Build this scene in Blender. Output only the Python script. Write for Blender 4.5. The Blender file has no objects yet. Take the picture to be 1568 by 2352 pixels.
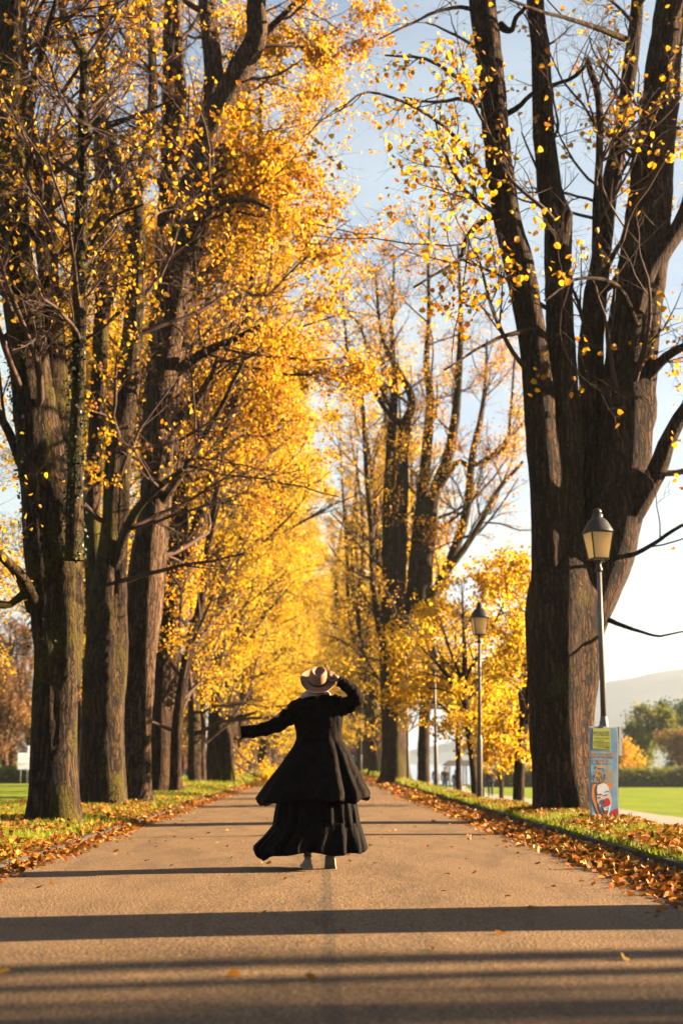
import bpy, bmesh, math, random
import numpy as np
from mathutils import Vector, Matrix, Euler

R_ = math.radians
sc = bpy.context.scene
col = sc.collection

# ------------------------------------------------------------------ camera
CAM = np.array([0.0, 0.0, 0.9])
FPX, CXP, CYP = 3600.0, 784.0, 1176.0            # focal length and centre on a 1568 x 2352 frame
PITCH, YAW = math.atan(574 / 3600), math.atan(49 / 3600)
cd = bpy.data.cameras.new('camera')
cam = bpy.data.objects.new('camera', cd); col.objects.link(cam)
cam.location = CAM
cam.rotation_euler = (R_(90) + PITCH, 0, -YAW)
cd.sensor_fit = 'VERTICAL'; cd.sensor_height = 36.0; cd.lens = 36 * FPX / 2352
cd.clip_start = 0.1; cd.clip_end = 12000
cd.dof.use_dof = True; cd.dof.focus_distance = 13.6; cd.dof.aperture_fstop = 2.2
sc.camera = cam

# ------------------------------------------------------------------ sky, sun, exposure
SUN_EL, SUN_AZ = R_(16.0), R_(79.0)              # azimuth measured from +Y (down the road) towards +X
w = bpy.data.worlds.new('World'); sc.world = w; w.use_nodes = True
nt = w.node_tree; nt.nodes.clear()
def wn(t, **k):
    n = nt.nodes.new(t)
    for a, b in k.items(): setattr(n, a, b)
    return n
out = wn('ShaderNodeOutputWorld'); bg = wn('ShaderNodeBackground')
sky = wn('ShaderNodeTexSky', sky_type='NISHITA', sun_disc=False)
sky.sun_elevation = SUN_EL; sky.sun_rotation = SUN_AZ
sky.air_density = 0.4; sky.dust_density = 0.35; sky.ozone_density = 1.0
tc = wn('ShaderNodeTexCoord'); sep = wn('ShaderNodeSeparateXYZ')
nt.links.new(tc.outputs['Generated'], sep.inputs[0])
mp = wn('ShaderNodeMapping'); mp.inputs['Scale'].default_value = (1.6, 1.6, 4.5)
nt.links.new(tc.outputs['Generated'], mp.inputs[0])
nz = wn('ShaderNodeTexNoise'); nz.inputs['Scale'].default_value = 2.3; nz.inputs['Detail'].default_value = 7
nz.inputs['Roughness'].default_value = 0.55; nz.inputs['Distortion'].default_value = 0.4
nt.links.new(mp.outputs[0], nz.inputs['Vector'])
# thin white cloud veil: thick low over the horizon, thinning out to clear blue overhead
mr = wn('ShaderNodeValToRGB'); _e = mr.color_ramp.elements
for _i, (_p, _v) in enumerate([(.08, .95), (.24, .85), (.36, .70), (.46, .46), (.56, .18), (.80, .02)]):
    _q = _e[_i] if _i < 2 else _e.new(_p); _q.position = _p; _q.color = (_v, _v, _v, 1)
nt.links.new(sep.outputs['Z'], mr.inputs[0])
mr2 = wn('ShaderNodeMapRange'); mr2.inputs[1].default_value = 0.35; mr2.inputs[2].default_value = 0.70
mr2.inputs[3].default_value = 0.55; mr2.inputs[4].default_value = 1.35
nt.links.new(nz.outputs['Fac'], mr2.inputs[0])
ad = wn('ShaderNodeMath', operation='MULTIPLY', use_clamp=True)
nt.links.new(mr.outputs[0], ad.inputs[0]); nt.links.new(mr2.outputs[0], ad.inputs[1])
mx = wn('ShaderNodeMix', data_type='RGBA')
mx.inputs[7].default_value = (2.35, 2.85, 3.0, 1)
nt.links.new(ad.outputs[0], mx.inputs[0]); nt.links.new(sky.outputs[0], mx.inputs[6])
nt.links.new(mx.outputs[2], bg.inputs[0]); bg.inputs[1].default_value = 0.05
nt.links.new(bg.outputs[0], out.inputs[0])

to_sun = Vector((math.sin(SUN_AZ) * math.cos(SUN_EL), math.cos(SUN_AZ) * math.cos(SUN_EL), math.sin(SUN_EL)))
sl = bpy.data.lights.new('sun', 'SUN'); sl.energy = 5.0; sl.angle = R_(0.55); sl.color = (1.0, 0.81, 0.55)
sun = bpy.data.objects.new('sun', sl); col.objects.link(sun)
sun.rotation_euler = to_sun.to_track_quat('Z', 'Y').to_euler()

vs = sc.view_settings
vs.view_transform = 'Standard'; vs.look = 'None'; vs.gamma = 1.0; vs.use_curve_mapping = False
vs.exposure = 2.6
cy = sc.cycles
cy.use_denoising = True
cy.max_bounces = 5; cy.diffuse_bounces = 0; cy.glossy_bounces = 2; cy.transmission_bounces = 4; cy.volume_bounces = 1
cy.transparent_max_bounces = 8
cy.sample_clamp_indirect = 4.0

# ------------------------------------------------------------------ layout helpers
_f = np.array([math.sin(YAW) * math.cos(PITCH), math.cos(YAW) * math.cos(PITCH), math.sin(PITCH)])
_r = np.array([math.cos(YAW), -math.sin(YAW), 0.0])
_u = np.cross(_r, _f)
def at(x, y, Y):
    """world point at distance Y down the road seen at frame position x, y"""
    d = _f + _r * (x - CXP) / FPX + _u * (CYP - y) / FPX
    return CAM + d * (Y / d[1])
def px2m(Y): return Y / FPX

def smooth(a, b, x):
    t = np.clip((np.asarray(x, float) - a) / (b - a), 0, 1); return t * t * (3 - 2 * t)
ROAD_L, ROAD_R = -2.62, 2.78
def ground_z(x, y):
    """height of the terrain: road embankment, verges and the lower meadows on both sides"""
    x = np.asarray(x, float); y = np.asarray(y, float)
    z = np.where(x > 0, 0.13 + 0.03 * smooth(2.9, 3.6, x) - 1.36 * (1 - (1 - np.clip((x - 3.85 + .6 * smooth(22, 33, y)) / 5.0, 0, 1)) ** 2),
                 0.04 + 0.06 * smooth(2.7, 3.6, -x) - 0.55 * smooth(5.4, 10.0, -x))
    z = z + np.where((np.abs(x) > 3), 0.025 * np.sin(x * 1.7 + y * 0.9) * np.sin(y * 0.6 - x * .4), 0)
    z = z - 2.2 * smooth(150, 185, y) * smooth(9, 14, x)                    # lake bed
    z = np.where((x > ROAD_L - .03) & (x < ROAD_R + .03), -0.06, z)
    return z

# ------------------------------------------------------------------ mesh helpers
def mesh_np(name, V, Q=None, T=None, smooth_=True, attr=None):
    V = np.asarray(V, np.float32).reshape(-1, 3)
    me = bpy.data.meshes.new(name)
    nq = 0 if Q is None else len(Q); ntr = 0 if T is None else len(T)
    me.vertices.add(len(V)); me.vertices.foreach_set('co', V.ravel())
    loops = []
    if nq: loops.append(np.asarray(Q, np.int32).ravel())
    if ntr: loops.append(np.asarray(T, np.int32).ravel())
    loops = np.concatenate(loops)
    me.loops.add(len(loops)); me.loops.foreach_set('vertex_index', loops)
    me.polygons.add(nq + ntr)
    st = np.concatenate([np.arange(nq) * 4, nq * 4 + np.arange(ntr) * 3]).astype(np.int32)
    me.polygons.foreach_set('loop_start', st)
    me.update(calc_edges=True)
    me.polygons.foreach_set('use_smooth', np.full(nq + ntr, bool(smooth_)))
    if attr is not None:
        a = me.attributes.new('rnd', 'FLOAT', 'POINT'); a.data.foreach_set('value', np.asarray(attr, np.float32))
    return me
def link(name, me, mat=None, parent=None, loc=None):
    o = bpy.data.objects.new(name, me); col.objects.link(o)
    if mat is not None and me is not None and len(me.materials) == 0:
        for m in (mat if isinstance(mat, (list, tuple)) else [mat]): me.materials.append(m)
    if parent is not None: o.parent = parent
    if loc is not None: o.location = loc
    return o
def tag(o, label=None, cat=None, group=None, kind=None):
    if label: o['label'] = label
    if cat: o['category'] = cat
    if group: o['group'] = group
    if kind: o['kind'] = kind
    return o
def empty(name, loc=(0, 0, 0), label=None, cat=None, group=None, rz=0):
    o = bpy.data.objects.new(name, None); col.objects.link(o); o.location = loc
    o.rotation_euler = (0, 0, rz); o.empty_display_size = 0.2
    return tag(o, label, cat, group)
def copy_tree(o, parent=None):
    c = o.copy(); col.objects.link(c); c.parent = parent
    for ch in o.children: copy_tree(ch, c)
    return c
def nrm(v): return v / np.maximum(np.linalg.norm(v, axis=-1, keepdims=True), 1e-9)

class BM:
    """collects simple solids into one mesh"""
    def __init__(s): s.bm = bmesh.new()
    def box(s, c, d, rot=None, bev=0.0):
        m = Matrix.Translation(c) @ (rot.to_4x4() if rot is not None else Matrix.Identity(4)) @ Matrix.Diagonal((d[0], d[1], d[2], 1))
        r = bmesh.ops.create_cube(s.bm, size=1, matrix=m)
        if bev:
            es = list({e for v in r['verts'] for e in v.link_edges})
            bmesh.ops.bevel(s.bm, geom=es, offset=bev, segments=2, affect='EDGES', profile=0.6)
        return s
    def loft(s, rings, cap=True, closed=True):
        vs_ = [[s.bm.verts.new(p) for p in r] for r in rings]
        n = len(rings[0])
        for a, b in zip(vs_, vs_[1:]):
            for i in range(n if closed else n - 1):
                j = (i + 1) % n; s.bm.faces.new((a[i], a[j], b[j], b[i]))
        if cap and closed:
            s.bm.faces.new(list(reversed(vs_[0]))); s.bm.faces.new(vs_[-1])
        return s
    def lathe(s, prof, c=(0, 0, 0), n=16, sq=0.0):
        rings = []
        for r, z in prof:
            ring = []
            for i in range(n):
                a = 2 * math.pi * i / n
                k = r * (1 + sq * (1 / max(abs(math.cos(a)), abs(math.sin(a))) - 1))
                ring.append((c[0] + k * math.cos(a), c[1] + k * math.sin(a), c[2] + z))
            rings.append(ring)
        return s.loft(rings)
    def tube(s, pts, r, n=8):
        P = [Vector(p) for p in pts]; rings = []
        for i, p in enumerate(P):
            t = (P[min(i + 1, len(P) - 1)] - P[max(i - 1, 0)]).normalized()
            a = t.orthogonal().normalized() if abs(t.x) > .9 else t.cross(Vector((1, 0, 0))).normalized()
            b = t.cross(a); rr = r[i] if isinstance(r, (list, tuple)) else r
            rings.append([p + rr * (math.cos(2 * math.pi * k / n) * a + math.sin(2 * math.pi * k / n) * b) for k in range(n)])
        return s.loft(rings)
    def out(s, name, mat, parent=None, smooth_=False, loc=None):
        bmesh.ops.recalc_face_normals(s.bm, faces=s.bm.faces)
        me = bpy.data.meshes.new(name); s.bm.to_mesh(me); s.bm.free()
        if smooth_: me.polygons.foreach_set('use_smooth', np.ones(len(me.polygons), bool))
        return link(name, me, mat, parent, loc)

# ------------------------------------------------------------------ materials
def newmat(name):
    m = bpy.data.materials.new(name); m.use_nodes = True
    return m, m.node_tree, m.node_tree.nodes['Principled BSDF']
def nd(t, kind, ins=None, **k):
    n = t.nodes.new(kind)
    for a, b in k.items(): setattr(n, a, b)
    for a, b in (ins or {}).items(): n.inputs[a].default_value = b
    return n
def ramp(t, stops, fac=None):
    n = t.nodes.new('ShaderNodeValToRGB'); e = n.color_ramp.elements
    while len(e) < len(stops): e.new(0.5)
    for i, (p, c) in enumerate(stops):
        e[i].position = p; e[i].color = (c[0], c[1], c[2], 1) if not isinstance(c, (int, float)) else (c, c, c, 1)
    if fac is not None: t.links.new(fac, n.inputs[0])
    return n
def noise_of(t, vec, scale, detail=5, rough=0.55, dist=0.0):
    n = nd(t, 'ShaderNodeTexNoise', {'Scale': scale, 'Detail': detail, 'Roughness': rough, 'Distortion': dist})
    if vec is not None: t.links.new(vec, n.inputs['Vector'])
    return n
def coords(t, scale=(1, 1, 1), kind='Object'):
    c = nd(t, 'ShaderNodeTexCoord'); m = nd(t, 'ShaderNodeMapping', {'Scale': scale})
    t.links.new(c.outputs[kind], m.inputs[0]); return m.outputs[0]
def mixc(t, fac, a, b, mode='MIX'):
    n = nd(t, 'ShaderNodeMix', data_type='RGBA', blend_type=mode)
    for i, v in ((0, fac), (6, a), (7, b)):
        if hasattr(v, 'is_linked'): t.links.new(v, n.inputs[i])
        elif isinstance(v, (int, float)): n.inputs[i].default_value = v
        else: n.inputs[i].default_value = (v[0], v[1], v[2], 1)
    return n.outputs[2]
def bump(t, h, strength, dist=0.02, prev=None):
    b = nd(t, 'ShaderNodeBump', {'Strength': strength, 'Distance': dist}); t.links.new(h, b.inputs['Height'])
    if prev is not None: t.links.new(prev, b.inputs['Normal'])
    return b.outputs[0]
def plain(name, c, rough=0.6, var=0.18, scale=9.0, metal=0.0, bmp=0.0, sheen=0.0):
    m, t, p = newmat(name)
    n = noise_of(t, coords(t), scale, 6)
    r = ramp(t, [(0.3, tuple(v * (1 - var) for v in c)), (0.7, tuple(min(1, v * (1 + var)) for v in c))], n.outputs['Fac'])
    t.links.new(r.outputs[0], p.inputs['Base Color'])
    p.inputs['Roughness'].default_value = rough; p.inputs['Metallic'].default_value = metal
    if sheen: p.inputs['Sheen Weight'].default_value = sheen; p.inputs['Sheen Roughness'].default_value = .4
    if bmp:
        n2 = noise_of(t, coords(t), scale * 8, 5); t.links.new(bump(t, n2.outputs['Fac'], bmp, .01), p.inputs['Normal'])
    return m

def bark_mat(name, dark, light, moss, mossamt):
    m, t, p = newmat(name)
    co = coords(t, (1, 1, 0.075)); raw = coords(t)
    wv = noise_of(t, co, 24, 8, .68, .25)
    vo = nd(t, 'ShaderNodeTexVoronoi', {'Scale': 16.0}, feature='DISTANCE_TO_EDGE')
    wob = noise_of(t, raw, 3.0, 4); add = nd(t, 'ShaderNodeVectorMath', operation='MULTIPLY_ADD')
    t.links.new(wob.outputs['Color'], add.inputs[0]); add.inputs[1].default_value = (.30, .30, .05); t.links.new(co, add.inputs[2])
    t.links.new(add.outputs[0], vo.inputs['Vector'])
    pl = ramp(t, [(0.0, 0.0), (0.16, 1.0)], vo.outputs['Distance'])
    hgt = nd(t, 'ShaderNodeMath', operation='MULTIPLY_ADD'); t.links.new(pl.outputs[0], hgt.inputs[0]); hgt.inputs[1].default_value = .20
    t.links.new(wv.outputs['Fac'], hgt.inputs[2])
    c1 = ramp(t, [(0.40, tuple(v * .3 for v in dark)), (0.62, dark), (0.90, light)], hgt.outputs[0])
    mo = noise_of(t, coords(t, (1, 1, .45)), 2.1, 6, .6); mo2 = noise_of(t, raw, 26, 4)
    mm = nd(t, 'ShaderNodeMath', operation='MULTIPLY_ADD'); t.links.new(mo2.outputs['Fac'], mm.inputs[0]); mm.inputs[1].default_value = .25; t.links.new(mo.outputs['Fac'], mm.inputs[2])
    mk = ramp(t, [(0.78 - mossamt, 0.0), (0.90 - mossamt, 0.85)], mm.outputs[0])
    mc = ramp(t, [(0.3, tuple(v * .5 for v in moss)), (.7, moss)], mo2.outputs['Fac'])
    # pale lichen flecks
    li = noise_of(t, raw, 17, 5, .7); lk = ramp(t, [(0.66, 0.0), (0.74, .55)], li.outputs['Fac'])
    c2 = mixc(t, lk.outputs[0], c1.outputs[0], tuple(min(1, v * 1.9 + .02) for v in light))
    c3 = mixc(t, mk.outputs[0], c2, mc.outputs[0])
    t.links.new(c3, p.inputs['Base Color']); p.inputs['Roughness'].default_value = .92
    p.inputs['Specular IOR Level'].default_value = .2
    t.links.new(bump(t, hgt.outputs[0], 1.0, .05), p.inputs['Normal'])
    return m
def leaf_mat(name, stops, trans=0.45, rough=.55):
    m, t, p = newmat(name)
    a = nd(t, 'ShaderNodeAttribute', attribute_name='rnd')
    r = ramp(t, stops, a.outputs['Fac'])
    n = noise_of(t, coords(t), 30, 3)
    c = mixc(t, .35, r.outputs[0], ramp(t, [(.3, .35), (.7, 1.0)], n.outputs['Fac']).outputs[0], 'MULTIPLY')
    t.links.new(c, p.inputs['Base Color']); p.inputs['Roughness'].default_value = rough
    p.inputs['Specular IOR Level'].default_value = .25
    tr = nd(t, 'ShaderNodeBsdfTranslucent'); t.links.new(c, tr.inputs[0])
    mx_ = nd(t, 'ShaderNodeMixShader', {0: trans}); o = t.nodes['Material Output']
    t.links.new(p.outputs[0], mx_.inputs[1]); t.links.new(tr.outputs[0], mx_.inputs[2]); t.links.new(mx_.outputs[0], o.inputs[0])
    return m

M = {}
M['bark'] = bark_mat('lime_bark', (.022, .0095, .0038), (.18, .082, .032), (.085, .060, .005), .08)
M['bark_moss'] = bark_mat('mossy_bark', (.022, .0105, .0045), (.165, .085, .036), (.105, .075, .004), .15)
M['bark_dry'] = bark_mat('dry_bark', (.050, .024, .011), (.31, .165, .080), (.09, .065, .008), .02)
M['twig'] = plain('twig_bark', (.070, .028, .012), .85, .45, 2.0)
YEL = [(0.0, (.93, .57, .028)), (.28, (.91, .46, .015)), (.58, (.83, .33, .009)), (.78, (.64, .22, .010)), (.92, (.36, .10, .010)), (1.0, (.50, .40, .03))]
M['leaf'] = leaf_mat('lime_leaf_yellow', YEL, .5)
LEM = [(0.0, (.95, .66, .035)), (.30, (.93, .55, .018)), (.62, (.86, .42, .010)), (.85, (.66, .26, .009)), (.96, (.40, .12, .010)), (1.0, (.55, .46, .03))]
M['leaf_lemon'] = leaf_mat('lime_leaf_lemon', LEM, .55)
ORA = [(0.0, (.74, .42, .03)), (.35, (.66, .29, .018)), (.7, (.50, .17, .012)), (.9, (.30, .09, .012)), (1.0, (.20, .07, .015))]
M['leaf_orange'] = leaf_mat('lime_leaf_orange', ORA, .45)
LIT = [(0.0, (.68, .36, .04)), (.3, (.62, .215, .018)), (.6, (.46, .115, .012)), (.85, (.24, .055, .010)), (1.0, (.58, .40, .16))]
M['litter'] = leaf_mat('fallen_leaf', LIT, .18, .6)
GRS = [(0.0, (.17, .20, .010)), (.5, (.30, .32, .014)), (.85, (.46, .42, .03)), (1.0, (.50, .36, .07))]
M['blade'] = leaf_mat('grass_blade', GRS, .4, .5)
GRN = [(0.0, (.13, .16, .012)), (.5, (.27, .27, .016)), (.8, (.44, .36, .02)), (1.0, (.52, .34, .02))]
M['leaf_olive'] = leaf_mat('olive_leaf', GRN, .4)
DGN = [(0.0, (.05, .10, .015)), (.6, (.10, .15, .02)), (1.0, (.20, .20, .02))]
M['leaf_green'] = leaf_mat('green_leaf', DGN, .35)
IVY = [(0.0, (.02, .035, .010)), (.6, (.05, .06, .015)), (1.0, (.22, .2, .07))]
M['leaf_ivy'] = leaf_mat('ivy_leaf', IVY, .2, .35)
BRN = [(0.0, (.28, .14, .06)), (.5, (.36, .17, .05)), (1.0, (.5, .22, .04))]
M['leaf_brown'] = leaf_mat('brown_leaf', BRN, .4)

def asphalt():
    m, t, p = newmat('worn_asphalt')
    co = coords(t); fine = noise_of(t, co, 70, 4, .75)
    vo = nd(t, 'ShaderNodeTexVoronoi', {'Scale': 48.0}); t.links.new(co, vo.inputs['Vector'])
    big = noise_of(t, coords(t, (1, .35, 1)), .9, 5, .6)
    s = ramp(t, [(.38, (.048, .022, .008)), (.50, (.215, .116, .046)), (.63, (.48, .275, .115))], fine.outputs['Fac'])
    st = ramp(t, [(0.0, .55), (.35, 1.0)], vo.outputs['Distance'])
    c = mixc(t, .75, s.outputs[0], st.outputs[0], 'MULTIPLY')
    c = mixc(t, .5, c, ramp(t, [(.32, .62), (.68, 1.15)], big.outputs['Fac']).outputs[0], 'MULTIPLY')
    # darker stains, a repaired strip and polished wheel tracks
    st1 = noise_of(t, coords(t, (1, .22, 1)), 2.6, 6, .7, .8); c = mixc(t, .55, c, ramp(t, [(.36, .55), (.52, 1.0), (.70, 1.16)], st1.outputs['Fac']).outputs[0], 'MULTIPLY')
    st2 = noise_of(t, co, 6.5, 6, .75); c = mixc(t, ramp(t, [(.60, 0.0), (.72, .55)], st2.outputs['Fac']).outputs[0], c, (.075, .036, .014))
    # dark, tarry joint between the two paving lanes, and a few hairline cracks
    sp = nd(t, 'ShaderNodeSeparateXYZ'); t.links.new(co, sp.inputs[0])
    wob = noise_of(t, coords(t, (.0, .7, 0)), 1.6, 5, .7)
    sub = nd(t, 'ShaderNodeMath', operation='MULTIPLY_ADD'); t.links.new(wob.outputs['Fac'], sub.inputs[0]); sub.inputs[1].default_value = -.10; t.links.new(sp.outputs['X'], sub.inputs[2])
    ab = nd(t, 'ShaderNodeMath', operation='ABSOLUTE'); t.links.new(sub.outputs[0], ab.inputs[0])
    ed = noise_of(t, co, 9, 5, .7)
    wid = nd(t, 'ShaderNodeMath', operation='MULTIPLY_ADD'); t.links.new(ed.outputs['Fac'], wid.inputs[0]); wid.inputs[1].default_value = -.05; t.links.new(ab.outputs[0], wid.inputs[2])
    jm = ramp(t, [(0.0, .38), (.02, 0.0)], wid.outputs[0])
    c = mixc(t, jm.outputs[0], c, (.035, .026, .02))
    cv = nd(t, 'ShaderNodeTexVoronoi', {'Scale': .55}, feature='DISTANCE_TO_EDGE')
    wo2 = noise_of(t, co, 2.2, 6, .65); ma = nd(t, 'ShaderNodeVectorMath', operation='MULTIPLY_ADD')
    t.links.new(wo2.outputs['Color'], ma.inputs[0]); ma.inputs[1].default_value = (.9, .9, 0); t.links.new(co, ma.inputs[2]); t.links.new(ma.outputs[0], cv.inputs['Vector'])
    cm = ramp(t, [(0.0, .55), (.006, 0.0)], cv.outputs['Distance'])
    gate = ramp(t, [(.5, 0.0), (.62, 1.0)], big.outputs['Fac'])
    cg = nd(t, 'ShaderNodeMath', operation='MULTIPLY'); t.links.new(cm.outputs[0], cg.inputs[0]); t.links.new(gate.outputs[0], cg.inputs[1])
    c = mixc(t, cg.outputs[0], c, (.03, .022, .017))
    t.links.new(c, p.inputs['Base Color']); p.inputs['Roughness'].default_value = .82
    p.inputs['Specular IOR Level'].default_value = .3
    h = mixc(t, .5, fine.outputs['Fac'], vo.outputs['Distance'])
    t.links.new(bump(t, h, .9, .012), p.inputs['Normal'])
    return m
M['asphalt'] = asphalt()
def grass_ground():
    m, t, p = newmat('meadow_grass')
    co = coords(t); f = noise_of(t, co, 22, 6, .7); b = noise_of(t, coords(t, (1, .5, 1)), .35, 5); s = noise_of(t, co, 2.2, 5)
    c = ramp(t, [(.3, (.10, .15, .008)), (.5, (.22, .28, .012)), (.72, (.38, .40, .03))], f.outputs['Fac'])
    c2 = mixc(t, .6, c.outputs[0], ramp(t, [(.35, (.55, .7, .5)), (.65, (1.25, 1.1, 1.0))], b.outputs['Fac']).outputs[0], 'MULTIPLY')
    c3 = mixc(t, ramp(t, [(.55, 0.0), (.72, .5)], s.outputs['Fac']).outputs[0], c2, (.22, .13, .03))
    t.links.new(c3, p.inputs['Base Color']); p.inputs['Roughness'].default_value = .9
    p.inputs['Specular IOR Level'].default_value = .1
    t.links.new(bump(t, f.outputs['Fac'], .9, .05), p.inputs['Normal'])
    return m
M['meadow'] = grass_ground()
M['path'] = plain('gravel_path', (.40, .29, .21), .9, .2, 30, bmp=.4)
M['kerb'] = plain('kerb_granite', (.040, .028, .018), .95, .4, 12, bmp=.6)
M['hill'] = plain('wooded_hill', (.035, .055, .060), .95, .4, .02)
M['water'], _t, _p = newmat('lake_water'); _p.inputs['Base Color'].default_value = (.10, .16, .19, 1); _p.inputs['Roughness'].default_value = .12
_n = noise_of(_t, coords(_t, (1, .4, 1)), .9, 5); _t.links.new(bump(_t, _n.outputs['Fac'], .25, .15), _p.inputs['Normal'])
# ================================================================== the setting
rng = np.random.default_rng(7)
def grid(xs, ys, zf):
    X, Y = np.meshgrid(xs, ys); Z = zf(X, Y)
    V = np.stack([X, Y, Z], -1).reshape(-1, 3); nx, ny = len(xs), len(ys)
    i = (np.arange(ny - 1)[:, None] * nx + np.arange(nx - 1)[None, :]).ravel()
    return V, np.stack([i, i + 1, i + 1 + nx, i + nx], -1)
xs = np.unique(np.round(np.concatenate([-np.geomspace(12, 1640, 24)[::-1], np.arange(-12, -3, .35), [-3, ROAD_L - .10, ROAD_L - .04, ROAD_L - .02],
     [ROAD_R + .02, ROAD_R + .04, ROAD_R + .10, 3.0], np.arange(3.1, 14, .3), np.geomspace(14, 1640, 24)]), 4))
ys = np.unique(np.round(np.concatenate([[-60, -30], np.arange(-12, 60, .8), np.arange(60, 200, 4), np.geomspace(200, 2735, 20)]), 3))
V, Q = grid(xs, ys, ground_z)
tag(link('ground', mesh_np('ground', V, Q), M['meadow']), kind='structure')

V, Q = grid(np.linspace(ROAD_L, ROAD_R, 15), np.concatenate([np.arange(-30, 60, 1.5), np.arange(60, 260, 8)]),
            lambda X, Y: 0.02 * (1 - (X / 2.8) ** 2) + .0 * Y)
tag(link('road', mesh_np('road', V, Q), M['asphalt']), kind='structure')

# gravel footpath along the lower meadow
def strip(name, pts, hw, lift, mat):
    P = np.array(pts, float); n = 60
    t = np.linspace(0, len(P) - 1, n); c = np.stack([np.interp(t, np.arange(len(P)), P[:, k]) for k in (0, 1)], -1)
    tg = nrm(np.gradient(c, axis=0)); nm = np.stack([tg[:, 1], -tg[:, 0]], -1)
    L = []
    for s in np.linspace(-1, 1, 7):
        q = c + nm * hw * s; L.append(np.column_stack([q, ground_z(q[:, 0], q[:, 1]) + lift]))
    V = np.stack(L, 1).reshape(-1, 3)
    i = (np.arange(n - 1)[:, None] * 7 + np.arange(6)[None, :]).ravel()
    return tag(link(name, mesh_np(name, V, np.stack([i, i + 1, i + 8, i + 7], -1)), mat), kind='structure')
strip('footpath', [(13.0, -10), (12.6, 25), (12.4, 50), (11.9, 68), (10.9, 85), (9.9, 100), (9.4, 116), (10.5, 130)], 1.5, .03, M['path'])
tag(link('lake', mesh_np('lake', *grid(np.geomspace(9.5, 1630, 12), np.geomspace(152, 2730, 14), lambda X, Y: -1.75 + 0 * X)), M['water']), kind='structure')

# hills behind the lake and beyond the fields
def hill(name, xs, y0, depth, prof, seed):
    r = np.random.default_rng(seed); n = len(xs); rows = 14
    ph = r.uniform(0, 6.28, 8)
    def zf(X, Y):
        k = (Y - y0) / depth
        base = np.interp(X, prof[0], prof[1])
        rough = sum(np.sin(X / (260 / (i + 1)) + ph[i] + Y / (190 / (i + 1))) / (i + 1.4) for i in range(8))
        return base * np.sin(np.clip(k, 0, 1) * math.pi) ** .8 * (1 + .10 * rough) - 4
    V, Q = grid(xs, np.linspace(y0, y0 + depth, rows), zf)
    return tag(link(name, mesh_np(name, V, Q), M['hill']), kind='structure')
hill('hill', np.linspace(40, 1500, 90), 1900, 800, ([40, 240, 420, 560, 760, 1000, 1500], [4, 40, 110, 140, 148, 150, 90]), 3)
hill('hill', np.linspace(-1500, -120, 90), 1900, 800, ([-1500, -800, -520, -300, -120], [100, 150, 145, 90, 4]), 5)

# kerbs: one stone after the other
def kerb(name, x, wdt, h, y0, y1, ln):
    k = empty(name); k['kind'] = 'structure'
    me = []
    for v in range(4):
        b = BM(); b.box((0, 0, 0), (wdt, ln - .012, h), bev=.012); o = b.out('kerb_stone', M['kerb'], k)
        me.append(o.data); bpy.data.objects.remove(o)
    y = y0; i = 0
    while y < y1:
        o = link('kerb_stone', me[i % 4], None, k, (x + rng.normal(0, .006), y + ln / 2, h / 2 - .06 + rng.normal(0, .006)))
        o.rotation_euler = (rng.normal(0, .006), rng.normal(0, .02), rng.normal(0, .006)); y += ln; i += 1
kerb('kerb_right', ROAD_R + .06, .12, .185, 3, 110, 1.0)
kerb('kerb_left', ROAD_L - .05, .09, .125, 3, 90, .5)

# ------------------------------------------------------------------ leaves as geometry
def leaf_geo(pos, axis, nrmv, size, wide=0.8, fold=.22, curl=.15, simple=False):
    """pos = stalk end; returns V, Q, per-vertex index of leaf"""
    n = len(pos); axis = nrm(axis); side = nrm(np.cross(axis, nrmv)); up = np.cross(side, axis)
    s = np.asarray(size).reshape(-1, 1) * np.ones((n, 1))
    if simple:
        a = pos; b = pos + axis * s * .45 + side * s * wide * .5 + up * s * fold * .5
        c = pos + axis * s - up * s * curl; d = pos + axis * s * .45 - side * s * wide * .5 + up * s * fold * .5
        V = np.stack([a, b, c, d], 1).reshape(-1, 3); i = np.arange(n)[:, None] * 4
        return V, i + np.array([[0, 1, 2, 3]]), 4
    tip = pos + axis * s - up * s * curl
    L1 = pos + axis * s * .14 + side * s * wide * .42 + up * s * fold * .45; L2 = pos + axis * s * .62 + side * s * wide * .44 + up * s * fold * .3
    R1 = pos + axis * s * .14 - side * s * wide * .42 + up * s * fold * .45; R2 = pos + axis * s * .62 - side * s * wide * .44 + up * s * fold * .3
    V = np.stack([pos, L1, L2, tip, R2, R1], 1).reshape(-1, 3); i = np.arange(n)[:, None] * 6
    return V, np.concatenate([i + np.array([[0, 1, 2, 3]]), i + np.array([[0, 3, 4, 5]])]), 6
def rand_unit(r, n):
    return nrm(r.normal(size=(n, 3)))

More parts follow.
